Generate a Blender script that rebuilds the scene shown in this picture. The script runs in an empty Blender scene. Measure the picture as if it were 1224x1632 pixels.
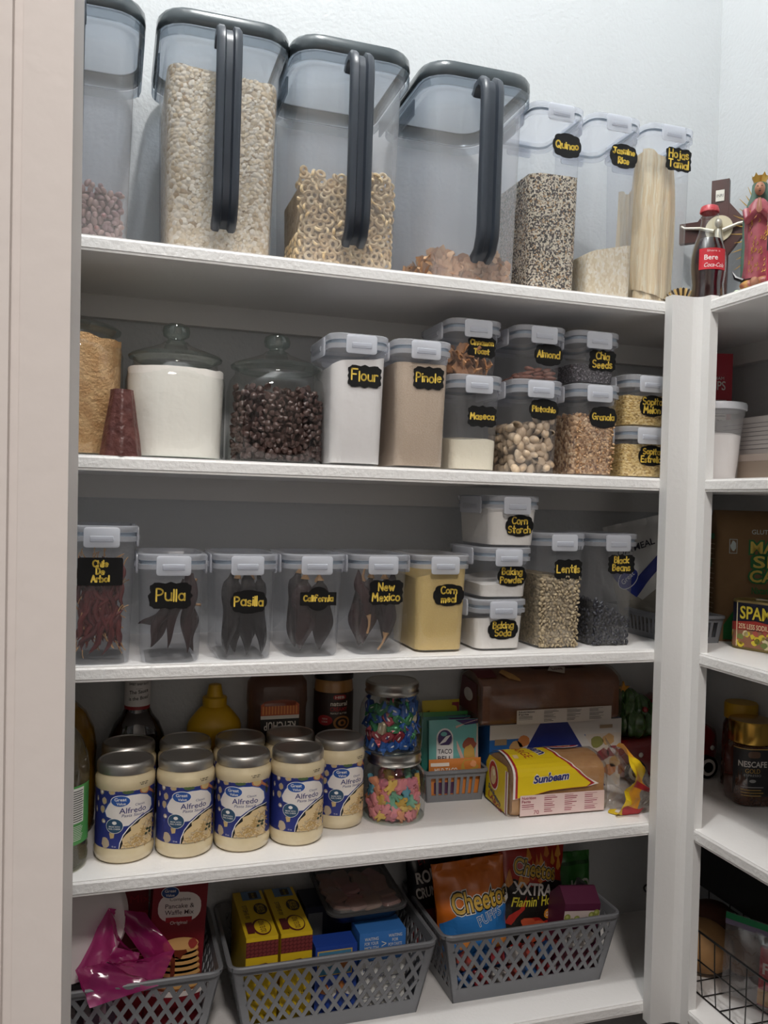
import bpy, bmesh, math, random
from mathutils import Vector, Matrix, Euler
from math import sin, cos, pi, radians
random.seed(7)
S = bpy.context.scene
COL = S.collection

# ---------------------------------------------------------------- camera
cam_d = bpy.data.cameras.new('camera'); cam = bpy.data.objects.new('camera', cam_d); COL.objects.link(cam)
cam_d.sensor_fit = 'HORIZONTAL'; cam_d.sensor_width = 36.0; cam_d.lens = 36.0 * 1356.0 / 1224.0
cam_d.clip_start = 0.02
_y, _p, _r = 0.3110, -0.0117, -0.0280
_f = Vector((sin(_y)*cos(_p), cos(_y)*cos(_p), sin(_p)))
_rt = Vector((cos(_y), -sin(_y), 0)); _dn = _f.cross(_rt)
_r2 = _rt*cos(_r) + _dn*sin(_r); _d2 = -_rt*sin(_r) + _dn*cos(_r)
M3 = Matrix((_r2, -_d2, -_f)).transposed()
cam.matrix_world = Matrix.Translation((-0.9337, -1.2200, 0.8308)) @ M3.to_4x4()
S.camera = cam

# ---------------------------------------------------------------- light
S.view_settings.view_transform = 'Standard'; S.view_settings.look = 'None'
S.view_settings.gamma = 1.0; S.view_settings.use_curve_mapping = False
S.view_settings.exposure = 0.0
S.cycles.transparent_max_bounces = 40
S.cycles.max_bounces = 10
S.cycles.sample_clamp_indirect = 4.0
w = bpy.data.worlds.new('world'); S.world = w; w.use_nodes = True
w.node_tree.nodes['Background'].inputs[0].default_value = (1.0, 0.93, 0.87, 1)
w.node_tree.nodes['Background'].inputs[1].default_value = 0.12
def lamp(name, kind, loc, energy, color, size, rot=(0, 0, 0)):
    d = bpy.data.lights.new(name, kind); d.energy = energy; d.color = color
    if kind == 'AREA': d.shape = 'DISK'; d.size = size
    else: d.shadow_soft_size = size
    o = bpy.data.objects.new(name, d); o.location = loc; o.rotation_euler = rot; COL.objects.link(o)
    return o
lamp('ceiling_bulb', 'POINT', (-0.71, -0.53, 2.70), 50.0, (1.0, 0.985, 0.955), 0.04)
lamp('hall_lamp', 'AREA', (-0.9, -2.2, 2.7), 40.0, (1.0, 0.93, 0.88), 0.4, (radians(15), 0, 0))

# ---------------------------------------------------------------- materials
def lin(h):
    if isinstance(h, str):
        h = h.lstrip('#'); c = [int(h[i:i+2], 16)/255 for i in (0, 2, 4)]
        return tuple(x/12.92 if x <= .04045 else ((x+.055)/1.055)**2.4 for x in c) + (1.0,)
    return tuple(h) + ((1.0,) if len(h) == 3 else ())
MATS = {}
def newmat(name):
    m = bpy.data.materials.new(name); m.use_nodes = True
    nt = m.node_tree
    return m, nt, nt.nodes['Principled BSDF']
def N(nt, typ, **kw):
    n = nt.nodes.new(typ)
    for k, v in kw.items():
        if k.startswith('i_'): n.inputs[int(k[2:])].default_value = v
        else: setattr(n, k, v)
    return n
def ramp(nt, stops, const=False):
    r = N(nt, 'ShaderNodeValToRGB'); e = r.color_ramp
    if const: e.interpolation = 'CONSTANT'
    while len(e.elements) > 1: e.elements.remove(e.elements[0])
    e.elements[0].position = stops[0][0]; e.elements[0].color = lin(stops[0][1])
    for p, c in stops[1:]:
        q = e.elements.new(p); q.color = lin(c)
    return r
def mat(name, col, rough=.5, metal=0., bump=None, var=None, spec=.5, rnd=None, sss=0, coat=0):
    """plain paint/plastic/food: bump=(scale,distance), var=(scale,colour2), rnd=colour2 varied per object"""
    if name in MATS: return MATS[name]
    m, nt, b = newmat(name); L = nt.links
    b.inputs['Base Color'].default_value = lin(col); b.inputs['Roughness'].default_value = rough
    b.inputs['Metallic'].default_value = metal; b.inputs['Specular IOR Level'].default_value = spec
    if coat: b.inputs['Coat Weight'].default_value = coat
    if sss:
        b.inputs['Subsurface Weight'].default_value = sss; b.inputs['Subsurface Scale'].default_value = .004
    tc = N(nt, 'ShaderNodeTexCoord')
    if var:
        n = N(nt, 'ShaderNodeTexNoise'); n.inputs['Scale'].default_value = var[0]; n.inputs['Detail'].default_value = 4
        L.new(tc.outputs['Object'], n.inputs['Vector'])
        r = ramp(nt, [(.35, col), (.65, var[1])]); L.new(n.outputs['Fac'], r.inputs[0]); L.new(r.outputs[0], b.inputs['Base Color'])
    if rnd:
        oi = N(nt, 'ShaderNodeObjectInfo'); r = ramp(nt, [(0, col), (1, rnd)])
        L.new(oi.outputs['Random'], r.inputs[0]); L.new(r.outputs[0], b.inputs['Base Color'])
    if bump:
        n = N(nt, 'ShaderNodeTexNoise'); n.inputs['Scale'].default_value = bump[0]; n.inputs['Detail'].default_value = 3
        L.new(tc.outputs['Object'], n.inputs['Vector'])
        bp = N(nt, 'ShaderNodeBump'); bp.inputs['Distance'].default_value = bump[1]; bp.inputs['Strength'].default_value = 1
        L.new(n.outputs['Fac'], bp.inputs['Height']); L.new(bp.outputs[0], b.inputs['Normal'])
    MATS[name] = m
    return m
def grain(name, stops, scale, dist=.001, rough=.8, squash=(1, 1, 1)):
    """grains: every voronoi cell its own colour, bumped like a kernel"""
    if name in MATS: return MATS[name]
    m, nt, b = newmat(name); L = nt.links; b.inputs['Roughness'].default_value = rough
    b.inputs['Specular IOR Level'].default_value = .25
    tc = N(nt, 'ShaderNodeTexCoord'); mp = N(nt, 'ShaderNodeMapping'); mp.inputs['Scale'].default_value = squash
    wn = N(nt, 'ShaderNodeTexNoise'); wn.inputs['Scale'].default_value = scale*.35
    ad = N(nt, 'ShaderNodeVectorMath', operation='MULTIPLY_ADD'); ad.inputs[1].default_value = (.6/scale,)*3
    L.new(tc.outputs['Object'], wn.inputs['Vector']); L.new(wn.outputs['Color'], ad.inputs[0])
    L.new(tc.outputs['Object'], ad.inputs[2]); L.new(ad.outputs[0], mp.inputs['Vector'])
    v = N(nt, 'ShaderNodeTexVoronoi'); v.inputs['Scale'].default_value = scale
    L.new(mp.outputs[0], v.inputs['Vector'])
    sp = N(nt, 'ShaderNodeSeparateColor'); L.new(v.outputs['Color'], sp.inputs[0])
    r = ramp(nt, stops, True); L.new(sp.outputs[0], r.inputs[0]); L.new(r.outputs[0], b.inputs['Base Color'])
    bp = N(nt, 'ShaderNodeBump', invert=True); bp.inputs['Distance'].default_value = dist; bp.inputs['Strength'].default_value = 1
    L.new(v.outputs['Distance'], bp.inputs['Height']); L.new(bp.outputs[0], b.inputs['Normal'])
    MATS[name] = m
    return m
def clear(name, tint, milk, rough=.05, milkcol='#FFFFFF', edge=.45, base=.04, fwd=.5):
    """thin clear wall: lets light through, a share of milky scatter, gloss that grows at grazing angles"""
    if name in MATS: return MATS[name]
    m, nt, b = newmat(name); L = nt.links; nt.nodes.remove(b)
    out = nt.nodes['Material Output']
    tr = N(nt, 'ShaderNodeBsdfTransparent'); tr.inputs[0].default_value = lin(tint)
    df = N(nt, 'ShaderNodeBsdfDiffuse'); df.inputs[0].default_value = lin(milkcol)
    tl = N(nt, 'ShaderNodeBsdfTranslucent'); tl.inputs[0].default_value = lin(milkcol)
    mk = N(nt, 'ShaderNodeMixShader', i_0=fwd); L.new(df.outputs[0], mk.inputs[1]); L.new(tl.outputs[0], mk.inputs[2])
    m1 = N(nt, 'ShaderNodeMixShader', i_0=milk); L.new(tr.outputs[0], m1.inputs[1]); L.new(mk.outputs[0], m1.inputs[2])
    gl = N(nt, 'ShaderNodeBsdfGlossy'); gl.inputs['Roughness'].default_value = rough
    lw = N(nt, 'ShaderNodeLayerWeight'); lw.inputs[0].default_value = .5
    pw = N(nt, 'ShaderNodeMath', operation='POWER', i_1=4.0); L.new(lw.outputs['Facing'], pw.inputs[0])
    ma = N(nt, 'ShaderNodeMath', operation='MULTIPLY_ADD', i_1=edge, i_2=base); L.new(pw.outputs[0], ma.inputs[0])
    m2 = N(nt, 'ShaderNodeMixShader'); L.new(ma.outputs[0], m2.inputs[0]); L.new(m1.outputs[0], m2.inputs[1]); L.new(gl.outputs[0], m2.inputs[2])
    L.new(m2.outputs[0], out.inputs[0])
    MATS[name] = m
    return m

WHITE = mat('white_wall_paint', '#C9CCCE', .6, bump=(130, .0012))
SHELF = mat('white_shelf_paint', '#F2F0EE', .38, bump=(170, .0006))
EDGE = mat('roller_textured_paint', '#F0EFED', .32, bump=(150, .0011))
TRIMW = mat('white_trim_paint', '#DFDEDC', .4, bump=(120, .0004))
JAMB = mat('jamb_paint', '#E9E4E1', .5, bump=(60, .0004))
BODY = clear('clear_plastic', '#F8F9FB', .08, .04, fwd=.4)
BODYM = clear('frosted_plastic', '#FBFBFD', .225, .10, fwd=.15)
LIDW = clear('lid_plastic', '#F4F6FA', .40, .15, '#F4F6FB')
CLIP = clear('clip_plastic', '#F2F5FA', .74, .2, '#F4F6FB')
GASK = mat('grey_gasket', '#7F8A95', .5)
GLASS = clear('jar_glass', '#FBFCFB', .0, .01, edge=.8, base=.05)
GLASSRIM = clear('glass_rim', '#E9F1EE', .02, .02, '#DDEAE5', edge=.9, base=.10)
BLACKL = mat('chalkboard_vinyl', '#0E0E0F', .55, spec=.3)
CHALK = mat('yellow_chalk_ink', '#F0CE55', .6)
GREYLID = clear('smoky_lid', '#C6CDD4', .22, .1, '#98A2AA', edge=.6, base=.08)
GREYTOP = clear('smoky_lid_top', '#BEC6CF', .24, .12, '#98A2AA', edge=.5, base=.07)
DARK = mat('charcoal_plastic', '#353B44', .35)
METAL = mat('brushed_metal', '#B9B7B2', .28, 1.0)
BASKET = mat('grey_basket_plastic', '#787A7E', .40)

# ---------------------------------------------------------------- mesh helpers
class MB:
    def __init__(s): s.v = []; s.f = []; s.m = []
    def add(s, vs, fs, mi=0):
        o = len(s.v); s.v += [tuple(p) for p in vs]; s.f += [tuple(i+o for i in f) for f in fs]; s.m += [mi]*len(fs)
        return s
    def xf(s, M, i0=0):
        s.v[i0:] = [tuple(M @ Vector(p)) for p in s.v[i0:]]; return s
    def box(s, x0, x1, y0, y1, z0, z1, mi=0):
        v = [(x, y, z) for z in (z0, z1) for y in (y0, y1) for x in (x0, x1)]
        return s.add(v, [(0, 2, 3, 1), (4, 5, 7, 6), (0, 1, 5, 4), (2, 6, 7, 3), (0, 4, 6, 2), (1, 3, 7, 5)], mi)
    def loft(s, rings, mi=0, c0=True, c1=True, closed=True):
        n = len(rings[0]); v = [p for r in rings for p in r]; f = []
        for k in range(len(rings)-1):
            for i in range(n if closed else n-1):
                j = (i+1) % n; f.append((k*n+i, k*n+j, (k+1)*n+j, (k+1)*n+i))
        if c0: f.append(tuple(range(n-1, -1, -1)))
        if c1: f.append(tuple(range((len(rings)-1)*n, len(rings)*n)))
        return s.add(v, f, mi)
    def rr(s, levels, mi=0, c0=True, c1=True, n=5):
        return s.loft([rrect(*l, n=n) for l in levels], mi, c0, c1)
    def lathe(s, prof, mi=0, n=32, cx=0, cy=0, c0=True, c1=True):
        return s.loft([[(cx+r*cos(2*pi*i/n), cy+r*sin(2*pi*i/n), z) for i in range(n)] for r, z in prof], mi, c0, c1)
    def tube(s, pts, r, mi=0, n=6, cap=True):
        P = [Vector(p) for p in pts]; rings = []; up = Vector((0, 0, 1)); prev = None
        for i, p in enumerate(P):
            t = (P[min(i+1, len(P)-1)]-P[max(i-1, 0)]).normalized()
            if prev is None:
                a = t.cross(up) if abs(t.dot(up)) < .95 else t.cross(Vector((1, 0, 0)))
            else: a = prev - t*prev.dot(t)
            a.normalize(); prev = a; b = t.cross(a); rad = r[i] if isinstance(r, (list, tuple)) else r
            rings.append([p+a*rad*cos(2*pi*k/n)+b*rad*sin(2*pi*k/n) for k in range(n)])
        return s.loft(rings, mi, cap, cap)
    def ball(s, c, r, mi=0, nu=12, nv=8):
        c = Vector(c); r = (r, r, r) if not isinstance(r, (tuple, list)) else r
        return s.loft([[(c.x+r[0]*sin(pi*k/nv)*cos(2*pi*i/nu), c.y+r[1]*sin(pi*k/nv)*sin(2*pi*i/nu), c.z-r[2]*cos(pi*k/nv)) for i in range(nu)]
                       for k in [.15]+list(range(1, nv))+[nv-.15]], mi)
    def grid(s, fn, nu, nv, mi=0):
        v = [fn(i/nu, j/nv) for j in range(nv+1) for i in range(nu+1)]
        return s.add(v, [(j*(nu+1)+i, j*(nu+1)+i+1, (j+1)*(nu+1)+i+1, (j+1)*(nu+1)+i) for j in range(nv) for i in range(nu)], mi)
    def build(s, name, mats, parent=None, loc=(0, 0, 0), rot=(0, 0, 0), smooth=40, **tags):
        me = bpy.data.meshes.new(name); me.from_pydata(s.v, [], s.f)
        for m in (mats if isinstance(mats, (list, tuple)) else [mats]): me.materials.append(m)
        me.polygons.foreach_set('material_index', s.m)
        if smooth:
            me.polygons.foreach_set('use_smooth', [True]*len(s.f)); me.update(); me.set_sharp_from_angle(angle=radians(smooth))
        o = bpy.data.objects.new(name, me); o.location = loc; o.rotation_euler = rot; COL.objects.link(o)
        if parent: o.parent = parent
        for k, v in tags.items(): o[k] = v
        return o
def rrect(z, w, d, r, cx=0, cy=0, n=5):
    r = min(r, w/2-1e-5, d/2-1e-5); out = []
    for sx, sy, a0 in ((1, 1, 0), (-1, 1, 90), (-1, -1, 180), (1, -1, 270)):
        for k in range(n+1):
            a = radians(a0+90*k/n); out.append((cx+sx*(w/2-r)+r*cos(a), cy+sy*(d/2-r)+r*sin(a), z))
    return out
def thing(name, label, cat, loc, rotz=0, group=None, rot=None):
    o = bpy.data.objects.new(name, None); o.empty_display_size = .02; COL.objects.link(o)
    o.location = loc; o.rotation_euler = rot or (0, 0, rotz); o['label'] = label; o['category'] = cat
    if group: o['group'] = group
    return o
def tag(o, label, cat, group=None, kind=None):
    o['label'] = label; o['category'] = cat
    if group: o['group'] = group
    if kind: o['kind'] = kind
    return o
def struct(mb, name, m, **k):
    o = mb.build(name, m, smooth=0, **k); o['kind'] = 'structure'; return o

# ---------------------------------------------------------------- writing
_tc = {}
def glyphs(s, off=0., shear=0.):
    key = (s, off, shear)
    if key not in _tc:
        c = bpy.data.curves.new('txt', 'FONT'); c.body = s; c.size = 1; c.offset = off; c.shear = shear; c.resolution_u = 3; c.fill_mode = 'FRONT'
        o = bpy.data.objects.new('txt', c); COL.objects.link(o)
        dg = bpy.context.evaluated_depsgraph_get(); me = o.evaluated_get(dg).to_mesh()
        _tc[key] = ([(v.co.x, v.co.y) for v in me.vertices], [tuple(p.vertices) for p in me.polygons])
        o.evaluated_get(dg).to_mesh_clear(); bpy.data.objects.remove(o); bpy.data.curves.remove(c)
    return _tc[key]
def plane_fn(o, U, V, lay=.00025):
    o, U, V = Vector(o), Vector(U).normalized(), Vector(V).normalized(); n = U.cross(V)
    return lambda u, v, l=0: o+U*u+V*v+n*(l*lay)
def cyl_fn(r, z0=0, a0=0, lay=.00025, cx=0, cy=0):
    rf = r if callable(r) else (lambda v: r)
    def fn(u, v, l=0):
        R = rf(v)+l*lay; a = a0+u/rf(v)
        return Vector((cx+R*sin(a), cy-R*cos(a), z0+v))
    return fn
def text(mb, s, u, v, h, fn, mi=0, lay=2, w=None, off=0., shear=0., rot=0., ref=None, al='c', warp=None):
    vs, fs = glyphs(s, off, shear)
    if not vs: return
    r0 = glyphs(s, 0., shear)[0] if off else vs
    x0 = min(p[0] for p in r0); x1 = max(p[0] for p in r0); k = h/.70
    kx = w/(x1-x0) if w else k
    xc = (x0+x1)/2 if al == 'c' else x0; c, sn = cos(rot), sin(rot)
    out = []
    for x, y in vs:
        a, b = (x-xc)*kx, (y-.35)*k
        if warp: a, b = warp(a, b)
        out.append(fn(u+a*c-b*sn, v+a*sn+b*c, lay))
    mb.add(out, fs, mi)
def poly(mb, pts, fn, mi=0, lay=1, step=None):
    # step cuts the patch so that it follows a curved wall; coarse steps cut both ways
    bm = bmesh.new(); f = bm.faces.new([bm.verts.new((p[0], p[1], 0)) for p in pts])
    if step:
        xs = [p[0] for p in pts]; x = min(xs)+step
        while x < max(xs):
            bmesh.ops.bisect_plane(bm, geom=bm.verts[:]+bm.edges[:]+bm.faces[:], plane_co=(x, 0, 0), plane_no=(1, 0, 0)); x += step
        if step >= .0055:
            ys = [p[1] for p in pts]; y = min(ys)+step
            while y < max(ys):
                bmesh.ops.bisect_plane(bm, geom=bm.verts[:]+bm.edges[:]+bm.faces[:], plane_co=(0, y, 0), plane_no=(0, 1, 0)); y += step
    bmesh.ops.triangulate(bm, faces=bm.faces[:]); bm.verts.index_update()
    bm.normal_update()
    fs = [tuple(v.index for v in (f.verts if f.normal.z > 0 else reversed(f.verts))) for f in bm.faces]
    mb.add([fn(v.co.x, v.co.y, lay) for v in bm.verts], fs, mi); bm.free()
def rect(u0, u1, v0, v1): return [(u0, v0), (u1, v0), (u1, v1), (u0, v1)]
def oval(u, v, a, b, n=24, rot=0, p=1.):
    out = []
    for i in range(n):
        t = 2*pi*i/n; x, y = cos(t), sin(t)
        x = a*math.copysign(abs(x)**p, x); y = b*math.copysign(abs(y)**p, y)
        out.append((u+x*cos(rot)-y*sin(rot), v+x*sin(rot)+y*cos(rot)))
    return out
def blob(u, v, a, b, n=14, amp=.2, seed=0):
    rn = random.Random(seed); return [(u+a*cos(2*pi*i/n)*(1+amp*(rn.random()-.5)), v+b*sin(2*pi*i/n)*(1+amp*(rn.random()-.5))) for i in range(n)]
# handwriting: every letter as pen strokes
def A(cx, cy, rx, ry, a0, a1, n=8): return [(cx+rx*cos(radians(a0+(a1-a0)*i/n)), cy+ry*sin(radians(a0+(a1-a0)*i/n))) for i in range(n+1)]
_o = A(.25, .3, .25, .3, 60, 420, 12)
PEN = {
 'A': [[(0, 0), (.3, 1), (.6, 0)], [(.12, .36), (.5, .36)]],
 'B': [[(0, 0), (0, 1)]+A(.14, .77, .3, .23, 90, -90)+[(.02, .54)]+A(.16, .27, .36, .27, 90, -90)+[(0, 0)]],
 'C': [A(.36, .5, .36, .5, 50, 310, 10)], 'D': [[(0, 0), (0, 1)]+A(.1, .5, .46, .5, 90, -90, 10)+[(0, 0)]],
 'E': [[(.5, 1), (0, 1), (0, 0), (.5, 0)], [(0, .52), (.42, .52)]], 'F': [[(0, 0), (0, 1), (.55, 1)], [(0, .52), (.42, .52)]],
 'G': [A(.36, .5, .36, .5, 50, 340, 10)+[(.7, .45), (.4, .45)]], 'H': [[(0, 0), (0, 1)], [(.55, 0), (.55, 1)], [(0, .52), (.55, .52)]],
 'J': [[(.1, 1), (.65, 1)], [(.42, 1), (.42, .2)]+A(.22, .2, .2, .2, 0, -170)], 'K': [[(0, 0), (0, 1)], [(.5, 1), (.04, .45), (.52, 0)]],
 'L': [[(0, 1), (0, 0), (.5, 0)]], 'M': [[(0, 0), (.06, 1), (.35, .35), (.64, 1), (.7, 0)]], 'N': [[(0, 0), (0, 1), (.55, 0), (.55, 1)]],
 'P': [[(0, 0), (0, 1)]+A(.15, .74, .36, .26, 90, -90)+[(0, .48)]], 'Q': [A(.38, .5, .38, .5, 90, 450, 14), [(.45, .25), (.8, -.08)]],
 'R': [[(0, 0), (0, 1)]+A(.14, .76, .34, .24, 90, -90)+[(.05, .5), (.5, 0)]],
 'S': [A(.27, .75, .26, .25, 40, 270, 8)+A(.27, .25, .28, .25, 90, -140, 8)], 'T': [[(0, 1), (.66, 1)], [(.33, 1), (.33, 0)]],
 'W': [[(0, 1), (.18, 0), (.38, .7), (.58, 0), (.76, 1)]],
 'a': [_o, [(.5, .6), (.5, .0)]], 'b': [[(0, 1), (0, 0)], _o], 'c': [A(.27, .3, .27, .3, 50, 310, 8)],
 'd': [_o, [(.5, 1), (.5, 0)]], 'e': [[(.03, .33), (.48, .33)]+A(.26, .3, .24, .3, 5, 310, 9)], 'f': [A(.35, .8, .2, .2, 30, 180, 6)+[(.15, 0)], [(0, .55), (.4, .55)]],
 'g': [_o, [(.5, .6), (.5, -.12)]+A(.26, -.12, .24, .2, 0, -150, 6)], 'h': [[(0, 1), (0, 0)], [(0, .38)]+A(.23, .38, .23, .22, 180, 0, 6)+[(.46, 0)]],
 'i': [[(.02, .6), (.02, 0)], [(.02, .84), (.03, .86)]], 'j': [[(.2, .6), (.2, -.1)]+A(0, -.1, .2, .2, 0, -130, 6), [(.2, .84), (.21, .86)]],
 'k': [[(0, 1), (0, 0)], [(.42, .6), (.02, .28), (.46, 0)]],
 'l': [[(0, 1), (0, 0)]], 'm': [[(0, .6), (0, 0)], [(0, .4)]+A(.17, .4, .17, .2, 180, 0, 6)+[(.34, 0)], [(.34, .4)]+A(.51, .4, .17, .2, 180, 0, 6)+[(.68, 0)]],
 'n': [[(0, .6), (0, 0)], [(0, .38)]+A(.22, .38, .22, .22, 180, 0, 6)+[(.44, 0)]], 'o': [_o], 'p': [[(0, .6), (0, -.35)], _o],
 'r': [[(0, .6), (0, 0)], [(0, .35)]+A(.2, .38, .2, .22, 180, 50, 5)], 's': [A(.19, .45, .18, .15, 40, 270, 6)+A(.19, .15, .2, .15, 90, -140, 6)],
 't': [[(.18, .95), (.18, .05), (.3, 0)], [(0, .62), (.4, .62)]], 'u': [[(0, .6), (0, .22)]+A(.23, .22, .23, .22, 180, 360, 6)+[(.46, .6), (.46, 0)]],
 'w': [[(0, .6), (.15, 0), (.32, .5), (.48, 0), (.64, .6)]], 'x': [[(0, .6), (.45, 0)], [(.45, .6), (0, 0)]]}
def hand(mb, lines, wmax, hmax, fn, u0=0, v0=0, mi=1, lay=2, pen=.0012, seed=1):
    rn = random.Random(seed); nl = len(lines); lh = hmax/nl
    rows = []
    for s in lines:
        x = 0; segs = []
        for ch in s:
            if ch == ' ': x += .4; continue
            st = PEN[ch]; dy = rn.uniform(-.06, .06); k = rn.uniform(.93, 1.07)
            for line in st: segs.append([(x+p[0]*k, p[1]*k+dy) for p in line])
            x += max(p[0] for l in st for p in l)*k+.2
        rows.append((segs, x-.2))
    sc = min([lh*.80]+[wmax/r[1] for r in rows])
    for i, (segs, wd) in enumerate(rows):
        vb = v0+hmax/2-lh*(i+.5)-sc*.42; ub = u0-wd*sc/2
        for line in segs:
            P = [(ub+p[0]*sc, vb+p[1]*sc) for p in line]
            for (a, b), (c, d) in zip(P, P[1:]):
                t = math.atan2(d-b, c-a)
                q = [(c+pen*cos(t+radians(x)), d+pen*sin(t+radians(x))) for x in (-90, -45, 0, 45, 90)]+[(a+pen*cos(t+radians(x)), b+pen*sin(t+radians(x))) for x in (90, 135, 180, 225, 270)]
                mb.add([fn(x, y, lay) for x, y in q], [tuple(range(10))], mi)
def plaque_shape(kind, w, h):
    a, b = w/2, h/2
    if kind == 'rect':
        return [(p[0], p[1]) for p in rrect(0, w, h, .003)]
    if kind == 'circle':
        t = math.asin(.55*b/b); R = b*1.0; q = b*.55; x = math.sqrt(R*R-q*q)
        top = [(R*cos(radians(d)), R*sin(radians(d))) for d in range(34, 147, 8)]
        return [(a, -q), (a, q)]+top+[(-a, q), (-a, -q)]+[(-x_, -y_) for x_, y_ in top]
    if kind == 'cloud':     # scalloped oval
        out = []
        for i in range(96):
            t = 2*pi*i/96; k = 1+.075*abs(math.cos(4*t))-.04
            x = a*math.copysign(abs(cos(t))**.72, cos(t)); y = b*math.copysign(abs(sin(t))**.72, sin(t))
            out.append((x*k, y*k))
        return out
    # bracket: bitten corners and a small point in the middle of each side
    out = []; c = .0065; e = .0018
    tip = e*2.2 if kind == 'pointed' else e
    q = [(a-c*.2, 0, tip, 0)]
    for sx, sy in ((1, 1), (-1, 1), (-1, -1), (1, -1)):
        corner = [(a-e, b*.25), (a-e*.2, b*.5), (a-.0004, b-c*.75), (a-c*.45, b-c*.55), (a-c*.75, b-c*.35), (a-c*.95, b-.0006), (a*.55, b-e*.2), (a*.25, b-e)]
        if sx*sy < 0: corner = corner[::-1]
        pt = {(1, 1): (a-e+tip, 0), (-1, 1): (0, b-e+e*1.4), (-1, -1): (-(a-e+tip), 0), (1, -1): (0, -(b-e+e*1.4))}[(sx, sy)]
        out.append(pt); out += [(x*sx, y*sy) for x, y in corner]
    return out

# ---------------------------------------------------------------- the pantry shell
ZS = [1.180, .8837, .5955, .3028, 0.0]; T = .021; D = .2787; XR = .2599; XL = -1.13; ZF = -.36; ZC = 2.78; YF = -.68
struct(MB().box(XL-.1, XR+.1, D, D+.1, ZF, ZC), 'wall_back', WHITE)
struct(MB().box(XR, XR+.1, YF-.12, D, ZF, ZC), 'wall_right', WHITE)
struct(MB().box(XL-.1, XL, YF, D, ZF, ZC), 'wall_left', WHITE)
struct(MB().box(XL-1.4, -.998, YF-.12, YF, ZF, ZC).box(-.16, XR, YF-.12, YF, ZF, ZC).box(-.998, -.16, YF-.12, YF, 1.75, ZC), 'wall_front', WHITE)
struct(MB().box(-2.6, 1.2, -3.2, D+.1, ZF-.05, ZF), 'floor', grain('dark_wood_floor', [(0, '#2E1D17'), (.4, '#38241C'), (.7, '#2A1A15')], 6, .0004, .4, (3, .4, 1)))
struct(MB().box(-2.6, 1.2, -3.2, D+.1, ZC, ZC+.05), 'ceiling', WHITE)
HALL = mat('warm_hall_paint', '#DDD8D3', .7)
struct(MB().box(-2.7, 1.3, -3.3, -3.2, ZF, ZC), 'wall_hall', HALL)
struct(MB().box(-2.7, -2.6, -3.2, YF-.12, ZF, ZC), 'wall_hall_left', HALL)
struct(MB().box(1.2, 1.3, -3.2, YF-.12, ZF, ZC).box(XR, 1.3, YF-.12, YF, ZF, ZC), 'wall_hall_right', HALL)
# left door casing, with a bead groove, leaning very slightly like the photographed one
o = MB()
o.box(-.974, -.9525, -.80, YF+.004, ZF-.0-.8208, 1.75-.8208).box(-.9785, -.9735, -.797, -.70, ZF-.8208, 1.75-.8208).box(-1.09, -.978, -.806, -.79, ZF-.8208, 1.75-.8208)
struct(o, 'trim_1', JAMB, loc=(0, 0, .8208), rot=(0, radians(-.55), 0))
struct(MB().box(-.16, -.15, -.81, YF+.004, ZF, 1.75).box(-.15, -.06, -.815, -.80, ZF, 1.75), 'trim_2', JAMB)
# shelves: one L-shaped board each, its front edge thick with roller texture
def shelf(i, z):
    m = MB(); r = .004
    m.box(XL, 0, 0, D, z-T, z, 0).box(0, XR, YF, D, z-T, z, 0)
    # rounded nosing along both fronts
    m.loft([[(x, r-.0005, z-T+.0005), (x, -.0015, z-T+r), (x, -.0015, z-r), (x, -.0003, z-r*.35), (x, r, z+.0003)] for x in (XL, .0)], 1, False, False, False)
    m.loft([[(r-.0005, y, z-T+.0005), (-.0015, y, z-T+r), (-.0015, y, z-r), (-.0003, y, z-r*.35), (r, y, z+.0003)] for y in (.0, YF)], 1, False, False, False)
    o = m.build('shelf', [SHELF, EDGE], smooth=0)
    nm = ['topmost', 'second', 'middle', 'fourth', 'lowest'][i]
    tag(o, ['topmost white L-shaped pantry shelf, carrying the tall pitchers', 'second white pantry shelf from the top, carrying the glass jars', 'middle white pantry shelf, carrying the chile containers',
        'fourth white pantry shelf from the top, carrying the pasta sauce jars', 'lowest white pantry shelf, carrying the big lattice baskets'][i], 'shelf', 'pantry shelves')
    c = MB().box(XL, XR, D-.018, D, z-T-.0375, z-T).box(XR-.018, XR, YF, D-.018, z-T-.0375, z-T)
    struct(c, 'trim_%d' % (i+4), TRIMW)
for i, z in enumerate(ZS): shelf(i, z)
# corner post: two boards meeting in the inside corner
p = MB()
for ring in [0]:
    P = [(-.058, -.020), (-.058, -.002), (-.0015, -.002), (-.0015, -.003), (.014, -.003), (.014, -.042), (.0005, -.042), (-.006, -.0255), (-.012, -.0205), (-.020, -.020)]
    P = [(-.058, -.0215), (-.058, -.0015), (.014, -.0015), (.014, -.045), (-.0015, -.045), (-.0045, -.030), (-.0105, -.024), (-.018, -.0215)]
    p.loft([[(x, y, z) for x, y in P[::-1]] for z in (-.030, 1.1865)], 0)
struct(p, 'trim_3', TRIMW)

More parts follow.
